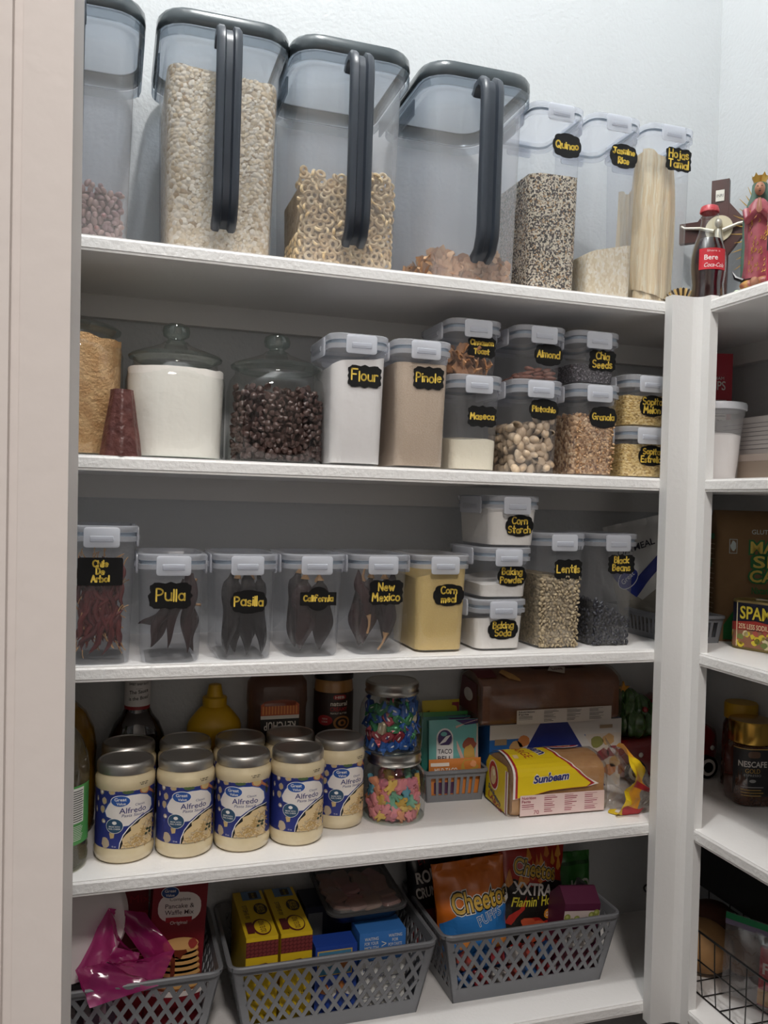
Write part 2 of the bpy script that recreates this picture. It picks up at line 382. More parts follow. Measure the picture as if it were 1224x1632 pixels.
# ---------------------------------------------------------------- clip-lid containers
BLK = [BLACKL, CHALK]
SZ = (.0945, .150)
def container(x, yf, z, h, label, words, kind, pu, pz, pw, ph, cat='container', sz=SZ, body=BODY, seed=1, pen=.00115, group=None, yaw=0):
    W, Dp = sz; k = h
    t = thing('storage_container', label, cat, (x, yf+Dp/2, z), yaw, group)
    wb, db, wt, dt = W-.015, Dp-.018, W-.007, Dp-.009; hb = h-.012
    m = MB().rr([(.0, wb-.012, db-.012, .014), (.0012, wb-.005, db-.005, .017), (.005, wb, db, .018), (hb, wt, dt, .018)], 0, True, False)
    m.build('body', body, t)
    m = MB().rr([(h-.022, W-.004, Dp-.004, .020), (h-.0215, W, Dp, .021), (h-.0150, W, Dp, .021), (h-.0145, W-.004, Dp-.004, .02)], 0, False, False)
    m.rr([(h-.0095, W-.004, Dp-.004, .02), (h-.009, W+.001, Dp+.001, .022), (h-.0015, W+.001, Dp+.001, .022), (h, W-.003, Dp-.003, .02), (h, W-.014, Dp-.014, .016), (h-.005, W-.017, Dp-.017, .015)], 0, False, True)
    lid = m.build('lid', LIDW, t)
    MB().rr([(h-.0145, W-.005, Dp-.005, .019), (h-.0095, W-.005, Dp-.005, .019)], 0, False, False).build('gasket', GASK, lid)
    def clip(w, ox, oy, rz, hh=.0275):
        c = MB()
        c.rr([(-.0012, w, hh, .004), (.0012, w, hh, .004), (.0018, w-.003, hh-.003, .003)], 0, n=3)
        c.rr([(.0018, w*.66, .0085, .001, 0, -.002), (.0032, w*.66-.002, .0065, .001, 0, -.002)], 0, n=2)
        c.box(-w*.30, w*.30, -.0030, -.0008, .0032, .0036, 0)
        c.xf(Matrix.Translation((ox, oy, h-.0160)) @ Matrix.Rotation(rz, 4, 'Z') @ Matrix.Rotation(pi/2, 4, 'X'))
        c.build('clip', CLIP, lid)
    clip(.047, .0, -Dp/2-.0022, 0); clip(.047, 0, Dp/2+.0022, pi)
    clip(.085, -W/2-.0008, 0, -pi/2); clip(.085, W/2+.0008, 0, pi/2)
    if words:
        def fr(u, v, l=0):
            q = (v-.005)/(hb-.005); return Vector((u, -(db+(dt-db)*q)/2-.0004-l*.0002, v))
        m = MB(); f2 = lambda u, v, l=0: fr(pu+u, pz+v, l)
        poly(m, plaque_shape(kind, pw, ph), f2, 0, 1)
        hand(m, words, pw*.80, ph*(.56 if len(words) == 1 else .80), f2, 0, 0, 1, 2, pen, seed)
        m.build('chalk_label', BLK, t, smooth=0)
    return t
def mass(name, label, cat, loc, w0, d0, w1, d1, r, H, hf, m, base=.004, nr=8, group=None, n=8, rotz=0, smooth=60):
    """food poured into a container: follows its walls, topped by height function hf(x,y)"""
    mb = MB(); rings = []; q = 6
    for k in range(q+1):
        rg = []
        for i, p in enumerate(rrect(0, 1, 1, .0001, n=n)): pass
        full = []
        s0 = k/q
        a = rrect(0, w0, d0, r, n=n); b = rrect(0, w1, d1, r, n=n)
        for pa, pb in zip(a, b):
            zt = hf(pb[0], pb[1]); z = base+(zt-base)*s0; f = min(1, z/H)
            full.append((pa[0]+(pb[0]-pa[0])*f, pa[1]+(pb[1]-pa[1])*f, z))
        rings.append(full)
    top = rings[-1]
    for j in range(1, nr+1):
        f = 1-j/nr*.97; rings.append([(p[0]*f, p[1]*f, hf(p[0]*f, p[1]*f)) for p in top])
    mb.loft(rings, 0)
    o = mb.build(name, m, loc=loc, rot=(0, 0, rotz), smooth=smooth)
    return tag(o, label, cat, group, 'stuff')
def fillc(name, label, cat, x, yf, z, h, hf, m, sz=SZ, g=.0022, **k):
    W, Dp = sz
    return mass(name, label, cat, (x, yf+Dp/2, z), W-.015-g, Dp-.018-g, W-.007-g, Dp-.009-g, .016, h-.012, hf, m, **k)
def bumpy(z0, amp, s, sx=0, sy=0, mound=0):
    a, b, c = random.random()*6, random.random()*6, random.random()*6
    return lambda x, y: z0+sx*x+sy*y+amp*(sin(x*s+a)*cos(y*s*.8+b)+.5*sin((x+y)*s*2.1+c))-mound*(x*x+y*y)*100
def scatter(protos, pts, name, label, cat, group, base=None, rot=None, scl=(.9, 1.1)):
    """individual pieces: one object each, sharing a few meshes"""
    for p in pts:
        src = random.choice(protos); o = src.copy(); COL.objects.link(o)
        o.name = name; o.location = p; k = random.uniform(*scl); o.scale = (k, k, k)
        o.rotation_euler = rot() if rot else (random.uniform(0, 6.3), random.uniform(0, 6.3), random.uniform(0, 6.3))
        tag(o, label, cat, group)
    for s in protos: bpy.data.objects.remove(s)
def hexpts(u0, u1, v0, v1, sp, fn, jit=.25, keep=None):
    out = []; j = 0; v = v0
    while v <= v1+1e-6:
        u = u0+(sp/2 if j % 2 else 0)
        while u <= u1+1e-6:
            uu, vv = u+random.uniform(-jit, jit)*sp, v+random.uniform(-jit, jit)*sp
            if not keep or keep(uu, vv): out.append(fn(uu, vv))
            u += sp
        v += sp*.86; j += 1
    return out

# ---------------------------------------------------------------- top shelf: four handled pitchers
Z1, Z2, Z3, Z4, Z5 = ZS
def pitcher(x, yf, label):
    H = .343; W, Dp = .194, .252
    t = thing('cereal_pitcher', label, 'pitcher', (x, yf+Dp/2, Z1), 0, 'handled pitchers on the top shelf')
    hb = H-.022; wb, db, wt, dt = .154, .214, .170, .232
    m = MB().rr([(0, wb-.014, db-.014, .026), (.0015, wb-.005, db-.005, .03), (.006, wb, db, .032), (hb-.022, wt-.003, dt-.003, .036), (hb-.020, wt+.008, dt+.008, .04), (hb, wt+.010, dt+.010, .041)], 0, True, False)
    m.build('body', BODYM, t)
    m = MB().rr([(H-.040, W-.006, Dp-.006, .042), (H-.039, W-.002, Dp-.002, .044), (H-.026, W-.001, Dp-.001, .045), (H-.0255, W-.005, Dp-.005, .043)], 0, False, False)
    m.rr([(H-.024, W-.005, Dp-.005, .044), (H-.019, W, Dp, .046), (H-.006, W-.001, Dp-.001, .046), (H-.001, W-.008, Dp-.008, .042), (H, W-.016, Dp-.016, .038)], 2, False, False)
    m.rr([(H, W-.016, Dp-.016, .038), (H-.003, W-.024, Dp-.024, .034)], 1, False, True)
    m.rr([(H-.026, W-.012, Dp-.012, .04), (H-.024, W-.012, Dp-.012, .04)], 1, False, False)
    # grip overhang at the sides of the lid
    for s in (-1, 1): m.box(s*(W/2-.006)-.0015, s*(W/2-.006)+.0015, -.05, .05, H-.062, H-.036, 0)
    m.build('lid', [GREYLID, GREYTOP, mat('smoky_lid_rim', '#3D4549', .18, coat=.4)], t)
    # the grip: a grooved bar bowed out from the front wall, its lower end a free hook
    path = [(-.016+dt/2-.0, .320), (-dt/2-.0, .320)]
    y0 = -dt/2
    path = [(y0-.001, .296), (y0-.012, .3075), (y0-.026, .309), (y0-.037, .301), (y0-.041, .286), (y0-.041, .24), (y0-.040, .16), (y0-.039, .085), (y0-.037, .066), (y0-.029, .046), (y0-.020, .040), (y0-.012, .036)]
    prof = [(-.0175, -.006), (-.0175, .004), (-.014, .0075), (-.007, .0075), (-.0045, .002), (.0045, .002), (.007, .0075), (.014, .0075), (.0175, .004), (.0175, -.006), (.013, -.0085), (-.013, -.0085)]
    rings = []
    for i, (py, pz) in enumerate(path):
        a, b = path[max(i-1, 0)], path[min(i+1, len(path)-1)]
        ty, tz = b[0]-a[0], b[1]-a[1]; l = math.hypot(ty, tz); ty /= l; tz /= l
        ny, nz = tz, -ty       # outward (-y when running down)
        rings.append([(px, py+ny*pn, pz+nz*pn) for px, pn in prof])
    h = MB().loft([r[::-1] for r in rings], 0)
    hn = h.build('handle', DARK, t, smooth=50)
    return t
def pmass(x, yf, *a, **k):
    return a
PX = [-.998, -.790, -.597, -.388]; PY = .020
pitcher(PX[0], PY, 'clear handled pitcher part filled with dried pinto beans, cut off by the door frame')
pitcher(PX[1], PY, 'clear handled pitcher with charcoal lid, nearly full of rolled oats')
pitcher(PX[2], PY, 'clear handled pitcher holding ring-shaped oat cereal, third pitcher from the left')
pitcher(PX[3], PY, 'clear handled pitcher with a little flake cereal at the bottom, beside the seed container')
def pfill(name, label, cat, x, H, hf, m, g=0., **k):
    return mass(name, label, cat, (x, PY+.126, Z1), .148-g, .208-g, .163-g, .224-g, .028, .32, hf, m, **k)
OAT = grain('oat_flakes', [(0, '#E6D6BA'), (.2, '#F0E4CE'), (.45, '#DCC8A6'), (.65, '#F5ECDA'), (.80, '#CFB892'), (.92, '#B59A72')], 150, .0030, .8, (1, 1, 1.1))
o = pfill('rolled_oats', 'pale rolled oats filling the second pitcher', 'oats', PX[1], .3, bumpy(.262, .004, 40, -.05), OAT)
# loose flakes lying on the glass and the top of the oats
m = MB()
for k in range(1500):
    u, v = random.uniform(-.066, .066), random.uniform(.008, .262)
    q = v/.32; yy = -.126+.126-(.208+.016*q)/2
    c = Vector((u*(1+.10*q)*.70, yy-.0006, v)); a = random.uniform(0, 6.3); r = random.uniform(.0026, .0044)
    n = Vector((random.uniform(-.35, .35), -1, random.uniform(-.35, .35))).normalized(); e1 = n.orthogonal().normalized(); e2 = n.cross(e1)
    m.add([c+e1*r*cos(a+i*pi/3)+e2*r*.78*sin(a+i*pi/3) for i in range(6)]+[c+n*.0011], [(i, (i+1) % 6, 6) for i in range(6)], k % 3)
m.v = [(a, b+0, c) for a, b, c in m.v]
m.build('oat_flakes', [mat('oat_a', '#F0E2C8', .8), mat('oat_b', '#E0CEAC', .8), mat('oat_c', '#F6EEDC', .8)], o, smooth=30, kind='stuff')
# ring cereal
def ring(R=.0054, r=.0024, sq=1.):
    m = MB(); n = 12; m.v = []; rings = []
    for i in range(n):
        a = 2*pi*i/n; rings.append([((R+r*cos(b))*cos(a)*sq, (R+r*cos(b))*sin(a), r*sin(b)*1.1) for b in [2*pi*k/7 for k in range(7)]])
    rings.append(rings[0]); return m.loft(rings, 0, False, False)
CH = [mat('ring_cereal_a', '#EFDAB4', .8, rnd='#E0C294', bump=(900, .0003))]
pr = [ring().build('oat_ring', CH), ring(.0056, .0025, .92).build('oat_ring', CH), ring(.0051, .0023, 1.05).build('oat_ring', CH)]
hfz = lambda u: .150+.012*sin(u*40)-.09*u
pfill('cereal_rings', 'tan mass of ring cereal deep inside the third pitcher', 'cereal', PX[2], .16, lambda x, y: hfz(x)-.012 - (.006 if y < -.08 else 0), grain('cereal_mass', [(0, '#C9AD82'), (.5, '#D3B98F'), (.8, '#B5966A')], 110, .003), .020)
def pf_front(x0, inset):
    # follow the inside of the front wall and its rounded corners
    def fn(u, v):
        w_, d_ = .150+.015*v/.32-2*inset, .210+.016*v/.32-2*inset; r = .029; hx = w_/2-r; k = random.uniform(-.001, .001)
        if abs(u) < hx: x, y = u, -d_/2+k
        else:
            a = min(1.35, (abs(u)-hx)/r); x, y = math.copysign(hx+(r-k)*sin(a), u), -d_/2+r-(r-k)*cos(a)
        return (x0+x, PY+.126+y, Z1+v)
    return fn
pts = hexpts(-.078, .078, .009, .165, .0118, pf_front(PX[2], .0040), .22, lambda u, v: v < hfz(u))
pts += hexpts(-.085, .07, .01, .15, .0120, lambda u, v: (PX[2]-.0712-.006*v/.3, PY+.126+u, Z1+v), .2, lambda u, v: v < .142)[:60]
pts += hexpts(-.062, .062, -.085, .0, .0125, lambda u, v: (PX[2]+u, PY+.126+v, Z1+hfz(u)-.004), .3)[:60]
scatter(pr, pts[:300], 'oat_ring', 'single toasted oat cereal ring in the third pitcher', 'cereal ring', 'oat cereal rings in the pitcher', rot=lambda: (pi/2+random.gauss(0, .5), random.gauss(0, .5), random.gauss(0, .5)))
# pinto beans
def bean(l, w, h, bend=.18):
    m = MB().ball((0, 0, 0), (l/2, w/2, h/2), 0, 12, 8); m.v = [(x, y+bend*(x*x)/(l/2)-bend*l/6, z) for x, y, z in m.v]; return m
BE = mat('pinto_bean', '#B89A92', .5, rnd='#94767A', var=None)
pr = [bean(.0135, .0085, .0075).build('pinto_bean', BE), bean(.012, .008, .007).build('pinto_bean', BE)]
hb_ = lambda u: .082-.10*u*0-.16*(u-.03) if u > .03 else .088
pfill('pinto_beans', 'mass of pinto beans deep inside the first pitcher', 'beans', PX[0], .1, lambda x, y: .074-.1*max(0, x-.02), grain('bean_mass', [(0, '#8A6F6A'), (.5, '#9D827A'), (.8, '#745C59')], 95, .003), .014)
pts = hexpts(-.072, .076, .007, .095, .0098, pf_front(PX[0], .0044), .25, lambda u, v: v < .086-.14*max(0, u-.02))
pts += hexpts(-.06, .06, -.09, -.03, .011, lambda u, v: (PX[0]+u, PY+.126+v, Z1+.079-.1*max(0, u-.02)), .3)
scatter(pr, pts[:220], 'pinto_bean', 'single dried pinto bean in the first pitcher', 'bean', 'pinto beans in the pitcher')
# corn flakes
def flake(s, seed):
    rn = random.Random(seed); k = [rn.uniform(.7, 1.2) for _ in range(9)]; c1, c2 = rn.uniform(20, 60), rn.uniform(-40, 40)
    m = MB(); fn = lambda x, y: (x, y, c1*x*x+c2*x*y+rn.uniform(-.0006, .0006))
    R1 = [fn(s*k[i % 9]*cos(2*pi*i/12), s*.8*k[(i*2) % 9]*sin(2*pi*i/12)) for i in range(12)]
    R0 = [(x*.5, y*.5, z*.3+.0007) for x, y, z in R1]
    m.loft([R1, R0, [(x*.05, y*.05, .0006) for x, y, z in R1]], 0, False, True)
    m.loft([[(x, y, z-.0009) for x, y, z in r] for r in (R1, R0)], 0, False, True); return m
CF = mat('corn_flake', '#DDB48C', .75, rnd='#C4926A', bump=(500, .0006))
pr = [flake(.011, k).build('corn_flake', CF) for k in range(5)]
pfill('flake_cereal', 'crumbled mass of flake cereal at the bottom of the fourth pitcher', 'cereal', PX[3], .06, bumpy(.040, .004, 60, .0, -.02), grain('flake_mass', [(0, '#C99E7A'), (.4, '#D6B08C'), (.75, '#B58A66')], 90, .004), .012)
pts = hexpts(-.074, .076, .010, .056, .0115, pf_front(PX[3], .0070), .3, lambda u, v: v < .050+.006*sin(u*70))
pts += hexpts(-.062, .062, -.09, .05, .016, lambda u, v: (PX[3]+u, PY+.126+v, Z1+.044+random.uniform(-.002, .006)), .3)
pts += hexpts(-.09, .06, .01, .045, .013, lambda u, v: (PX[3]-.0725, PY+.126+u, Z1+v), .3)
scatter(pr, pts[:260], 'corn_flake', 'single corn flake in the fourth pitcher', 'cereal flake', 'corn flakes in the pitcher')

# ---------------------------------------------------------------- top shelf: three tall canisters
TS = (.1015, .150); YT = .042; HTT = .317
def tall(x, label, words, kind, pu, pz, pw, ph, seed): return container(x, YT, Z1, HTT, label, words, kind, pu, pz, pw, ph, sz=TS, seed=seed, pen=.0013, group='tall clip-lid canisters on the top shelf')
tall(-.2405, 'tall clear clip-lid canister of speckled quinoa, chalk label reading Quinao', ['Quinao'], 'cloud', .016, .2520, .0520, .0392, 3)
tall(-.1305, 'tall clear clip-lid canister a third full, chalk label reading Jasmine Rice', ['Jasmine', 'Rice'], 'cloud', .015, .2507, .0525, .0400, 4)
tall(-.0215, 'tall clear clip-lid canister of corn husks, chalk label reading Hojas Tamal', ['Hojas', 'Tamal'], 'bracket', .016, .2612, .0530, .0410, 5)
fillc('quinoa', 'black, white and tan quinoa in the tall canister', 'quinoa', -.2405, YT, Z1, HTT, bumpy(.2145, .002, 50, .02, 0, .02), grain('quinoa_grains', [(0, '#D9CCB4'), (.28, '#3A3634'), (.5, '#EADFCB'), (.66, '#5B4F49'), (.8, '#B08D66'), (.9, '#8B8178')], 420, .0006), TS)
fillc('jasmine_rice', 'white rice heap in the tall canister', 'rice', -.1305, YT, Z1, HTT, bumpy(.092, .003, 45, .2, -.06), grain('rice_grains', [(0, '#F0E2C8'), (.4, '#E4D2B2'), (.75, '#F6ECDA')], 300, .0007, .7, (1, 1, .6)), TS)
# corn husks
HUSK = grain('corn_husk', [(0, '#F4E0BC'), (.4, '#EED6AC'), (.75, '#F8EACC')], 60, .0006, .6, (6, 6, .15))
def husk(name, label, x0, z0, z1, wid, y, lean, curl, seed, cut=0.):
    rn = random.Random(seed); ph = rn.random()*6
    def fn(s, t):
        u = (s-.5)*wid*(1-.25*t*t+.1*sin(t*3)); z = z0+(z1-z0)*1.06*t+cut*(s-.5)+.004*sin(s*9+ph)*(t > .9)
        return (x0+.0325+u*1.1+lean*t, YT+y+.004+curl*(2*s-1)**2*.02+.0016*sin(s*22+ph)+.004*sin(t*4+ph), Z1+z)
    m = MB().grid(fn, 26, 18); v = m.v; n = len(v); m.add([(a, b+.0012, c) for a, b, c in v], [f[::-1] for f in m.f])
    return tag(m.build(name, HUSK, smooth=80), label, 'corn husk')
husk('corn_husk', 'large pale corn husk at the front of the husk canister', -.054, .030, .262, .074, .027, .004, .9, 1, -.022)
husk('corn_husk', 'pale corn husk standing highest at the left behind the front husk', -.066, .02, .268, .042, .045, -.002, .8, 2)
husk('corn_husk', 'corn husk behind the front husk, leaning right', -.044, .02, .235, .05, .060, .012, .8, 3)
husk('corn_husk', 'short curled corn husk at the left side of the husk canister', -.083, .006, .21, .03, .075, -.004, .7, 4)
husk('corn_husk', 'crumpled corn husk low at the bottom of the husk canister', -.054, .004, .05, .07, .036, .0, .5, 5)

# ---------------------------------------------------------------- second shelf: glass jars
def glass_jar(x, y, w, h_body, h_lid, label, r=.056):
    t = thing('glass_jar', label, 'jar', (x, y, Z2), 0, 'knobbed glass jars on the second shelf')
    H = h_body
    m = MB().rr([(0, w-.02, w-.02, r-.01), (.002, w-.007, w-.007, r), (.008, w, w, r), (H-.035, w, w, r), (H-.018, w-.006, w-.006, r+.004), (H-.010, w-.018, w-.018, r+.008), (H-.004, w-.021, w-.021, r+.010), (H, w-.018, w-.018, r+.01)], 0, True, False, 8)
    m.build('body', GLASS, t)
    MB().rr([(0.0008, w-.016, w-.016, r-.006), (.0045, w-.004, w-.004, r)], 0, False, False, 8).build('base_ring', GLASSRIM, t)
    R = w/2-.004
    m = MB().lathe([(R-.014, H-.004), (R-.005, H+.0005), (R, H+.002), (R+.001, H+.005), (R-.002, H+.008)], 1, 40, c0=False, c1=False)
    m.lathe([(R-.002, H+.008), (R-.012, H+.012), (R-.03, H+.018), (.022, H+.025), (.018, H+.029)], 0, 40, c0=False, c1=False)
    lid = m.build('lid', [GLASS, GLASSRIM], t)
    k = H+.029
    MB().lathe([(.018, k), (.0125, k+.002), (.012, k+.005), (.019, k+.009), (.0205, k+.016), (.019, k+.023), (.013, k+.027), (.002, k+.0278)], 0, 28, c0=False).build('knob', GLASSRIM, lid)
    return t
glass_jar(-1.002, .112, .162, .182, 0, 'large glass jar of brown sugar cut off by the door frame')
glass_jar(-.845, .105, .145, .150, 0, 'glass jar with knobbed lid, full of white sugar')
glass_jar(-.692, .100, .148, .146, 0, 'glass jar with knobbed lid, holding dark chocolate chips')
BS = mat('brown_sugar_crumb', '#D2AC7E', .95, var=(60, '#B98E60'), bump=(220, .0035))
mass('brown_sugar', 'clumpy brown sugar in the large glass jar', 'sugar', (-1.002, .112, Z2), .15, .15, .156, .156, .054, .1, bumpy(.170, .003, 60, -.04), BS)
mass('white_sugar', 'white sugar filling the middle glass jar', 'sugar', (-.845, .105, Z2), .134, .134, .139, .139, .052, .1, bumpy(.134, .0015, 70), mat('white_sugar', '#F1EDE6', .9, bump=(40, .0012)))
CHIPC = mat('chocolate_chip', '#3F2A26', .38, rnd='#55403B')
def chip(k=1.):
    return MB().lathe([(.0018, 0), (.0046, .0002), (.0053, .0016), (.0046, .0034), (.0028, .0050), (.0012, .0066), (.0003, .0072)], 0, 12)
pr = [chip().build('chocolate_chip', CHIPC)]
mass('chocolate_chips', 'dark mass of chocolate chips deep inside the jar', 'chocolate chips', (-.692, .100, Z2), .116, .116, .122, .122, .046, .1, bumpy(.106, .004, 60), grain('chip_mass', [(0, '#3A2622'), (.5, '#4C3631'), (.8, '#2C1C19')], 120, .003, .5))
def jarface(u, v):
    # walk along the front and rounded corners of the jar wall
    w, r = .1335, .052; hx = w/2-r
    if abs(u) < hx: x, y = u, -w/2
    else:
        a = (abs(u)-hx)/r; x, y = math.copysign(hx+r*sin(a), u), -w/2+r-r*cos(a)
    return (-.692+x, .100+y, Z2+v)
pts = hexpts(-.094, .094, .010, .118, .0092, jarface, .25, lambda u, v: v < .108+.006*sin(u*55))
random.shuffle(pts)
pts = pts[:255] + [(-.692+random.uniform(-.05, .05), .1+random.uniform(-.06, .02), Z2+.110+random.uniform(0, .006)) for _ in range(45)]
scatter(pr, pts, 'chocolate_chip', 'single dark chocolate chip in the glass jar', 'chocolate chip', 'chocolate chips in the jar', scl=(.9, 1.15))
# piloncillo cone
def cone(s, t):
    a = 2*pi*s; r = (.0285-.0150*t)*(1+.05*sin(a*9)+.03*sin(a*3+t*4)) if t < .999 else .0
    return (r*cos(a), r*sin(a), .093*t)
m = MB().loft([[((.0280-.0135*t)*(1+.035*cos(8*2*pi*i/48))*cos(2*pi*i/48)+random.uniform(-.0004, .0004), (.0280-.0135*t)*(1+.035*cos(8*2*pi*i/48))*sin(2*pi*i/48)+random.uniform(-.0004, .0004), .0935*t) for i in range(48)] for t in (0, .03, .2, .4, .6, .8, .97, 1.)], 0)
tag(m.build('brown_sugar_cone', mat('piloncillo', '#5E3630', .38, var=(50, '#4A2622'), bump=(90, .003)), loc=(-.922, .0275, Z2), smooth=50), 'dark brown cone of raw sugar wrapped in film, between two glass jars', 'sugar cone')

# ---------------------------------------------------------------- second shelf: clip-lid containers
G2 = 'clip-lid containers on the second shelf'
Y2 = -.003; HT, HM, HS = .1955, .1525, .0870
def c2(*a, **k): return container(*a, group=G2, **k)
KB2 = 1.0287; Y2B = .031; HMB, HSB = .1545, .0885
def X2(x): return -.934+(x+.934)*KB2
c2(-.585, Y2, Z2, HT, 'tall clear container nearly full of white powder, chalk label reading Flour', ['Flour'], 'bracket', .008, .1335, .0530, .0336, seed=2)
c2(-.483, Y2, Z2, HT, 'tall clear container of tan powder, chalk label reading Pinole', ['Pinole'], 'bracket', .008, .1383, .0505, .0350, seed=3)
c2(X2(-.394), Y2B, Z2, HMB, 'clear container a third full of off-white corn flour, black label with yellow writing', ['Maseca'], 'bracket', .010, 0.0888, 0.0509, 0.0343, seed=4)
c2(X2(-.287), Y2B, Z2, HMB, 'clear container of nuts in shells, chalk label reading Pistachio', ['Pistachio'], 'cloud', .010, 0.1064, 0.0525, 0.0340, seed=5)
c2(X2(-.180), Y2B, Z2, HMB, 'clear container of brown clusters, chalk label reading Granola', ['Granola'], 'cloud', .012, 0.1001, 0.0514, 0.0355, seed=6)
c2(X2(-.083), Y2B, Z2, HSB, 'small clear container of star pasta under another, chalk label reading Sopita Estrella', ['Sopita', 'Estrella'], 'cloud', .010, 0.0397, 0.0499, 0.0347, seed=7)
c2(X2(-.082), Y2B, Z2+HSB, HSB, 'small clear container on top of another, chalk label reading Sopita Melon', ['Sopita', 'Melon'], 'cloud', .008, 0.0366, 0.0483, 0.0355, seed=8)
c2(X2(-.398), Y2B, Z2+HMB, HSB, 'small clear container of cereal squares, chalk label reading Cinnamon Toast', ['Cinnamon', 'Toast'], 'bracket', .010, 0.0451, 0.0494, 0.0342, seed=9)
c2(X2(-.284), Y2B, Z2+HMB, HSB, 'small clear container nearly empty of nuts, chalk label reading Almond', ['Almond'], 'cloud', .013, 0.0425, 0.0509, 0.0351, seed=10)
c2(X2(-.184), Y2B, Z2+HMB, HSB, 'small clear container a third full of tiny seeds, chalk label reading Chia Seeds', ['Chia', 'Seeds'], 'bracket', .012, 0.0407, 0.0519, 0.0355, seed=11)
fillc('flour', 'white flour in the tall container', 'flour', -.585, Y2, Z2, HT, lambda x, y: .150+.010*(x > .0)*min(1, (x+.0)/.02)-.004*sin(x*90)+.004*sin(y*60), mat('flour', '#F2EEEA', .95, bump=(50, .001)))
fillc('pinole', 'tan toasted corn powder in the tall container', 'pinole', -.483, Y2, Z2, HT, bumpy(.160, .001, 60), mat('pinole', '#CDB9A3', .95, bump=(500, .0006), var=(700, '#C2AC94')))
fillc('corn_flour', 'off-white corn flour sloping at the bottom of its container', 'flour', X2(-.394), Y2B, Z2, HMB, lambda x, y: .052+.012*max(0, (y+.07)/.14)-.12*x*x*10+.002*sin(x*80), mat('corn_flour', '#EBE2CB', .95, bump=(120, .0014)))
fillc('chia_seeds', 'grey-black chia seeds heaped in the small container', 'chia seeds', X2(-.184), Y2B, Z2+HMB, HSB, bumpy(.030, .002, 50, -.06), grain('chia', [(0, '#38353A'), (.35, '#5B565B'), (.6, '#2B282C'), (.85, '#8A858A')], 480, .0006, .5))
GR = grain('granola', [(0, '#A9835E'), (.3, '#C3A07A'), (.55, '#8C6746'), (.75, '#D2B592'), (.92, '#6E4D36')], 190, .002)
o = fillc('granola', 'brown granola in its container', 'granola', X2(-.180), Y2B, Z2, HMB, bumpy(.100, .004, 60, .0), GR)
m = MB()
for k in range(420):
    u, v = random.uniform(-.036, .036), random.uniform(.006, .104)
    m.ball((u*(1+v*.3), -.0655-.004*v/.14+random.uniform(0, .0015), v), (random.uniform(.0012, .0032), .0016, random.uniform(.0012, .0028)), k % 3, 6, 5)
for k in range(120):
    m.ball((random.uniform(-.037, .037), random.uniform(-.06, .03), .101+random.uniform(0, .006)), random.uniform(.0018, .0038), k % 3, 6, 5)
m.build('granola_clusters', [mat('gran_a', '#B08A64', .85), mat('gran_b', '#8F6A49', .85), mat('gran_c', '#C8A680', .85)], o, kind='stuff')
PST = grain('small_pasta', [(0, '#DDBE79'), (.35, '#C9A660'), (.6, '#E8CE92'), (.85, '#A78543')], 260, .0012, .6, (1, 1, 1.5))
fillc('melon_seed_pasta', 'yellow seed-shaped pasta in the upper small container', 'pasta', X2(-.082), Y2B, Z2+HSB, HSB, bumpy(.054, .002, 60), PST)
fillc('star_pasta', 'yellow star pasta in the lower small container', 'pasta', X2(-.083), Y2B, Z2, HSB, bumpy(.060, .002, 60), PST)
def cface(x, yf, z, h, inset, sz=SZ):
    W, Dp = sz; hb = h-.012
    return lambda u, v: (x+u, yf+Dp/2-((Dp-.018)+.009*v/hb)/2+inset+random.uniform(-.001, .001), z+v)
def cside(x, yf, z, h, inset, sz=SZ):
    W, Dp = sz; hb = h-.012
    return lambda u, v: (x-((W-.015)+.008*v/hb)/2+inset, yf+Dp/2+u, z+v)
# pistachios
PS = mat('pistachio_shell', '#D2BCA0', .55, rnd='#BBA183', bump=(300, .0004))
def pist(op):
    m = MB()
    for s in (-1, 1):
        b = MB().ball((0, 0, 0), (.0100, .0066, .0062), 0, 14, 8); b.v = [(x, y+s*op*(1+x*40), z) for x, y, z in b.v if True]
        m.add(b.v, b.f, 0)
    m.ball((.001, 0, 0), (.0078, .0050, .0054), 1, 10, 6); return m
PG = mat('pistachio_kernel', '#8E7A4E', .6)
pr = [pist(.0).build('pistachio', [PS, PG]), pist(.0016).build('pistachio', [PS, PG]), pist(.0007).build('pistachio', [PS, PG])]
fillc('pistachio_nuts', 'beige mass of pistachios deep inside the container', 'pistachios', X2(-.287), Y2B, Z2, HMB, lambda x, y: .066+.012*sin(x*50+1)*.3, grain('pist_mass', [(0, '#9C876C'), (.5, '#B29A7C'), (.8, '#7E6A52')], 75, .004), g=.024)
pts = hexpts(-.031, .031, .010, .092, .0132, cface(X2(-.287), Y2B, Z2, HMB, .0078), .22, lambda u, v: v < .088+.008*sin(u*70+.6))
pts += hexpts(-.045, .045, .012, .084, .0145, cside(X2(-.287), Y2B, Z2, HMB, .0085), .22)
pts += hexpts(-.028, .028, -.03, .04, .015, lambda u, v: (X2(-.287)+u, Y2B+.075+v, Z2+.076+random.uniform(0, .006)), .2)
scatter(pr, pts, 'pistachio', 'single pistachio in its shell in the nut container', 'pistachio', 'pistachios in the container')
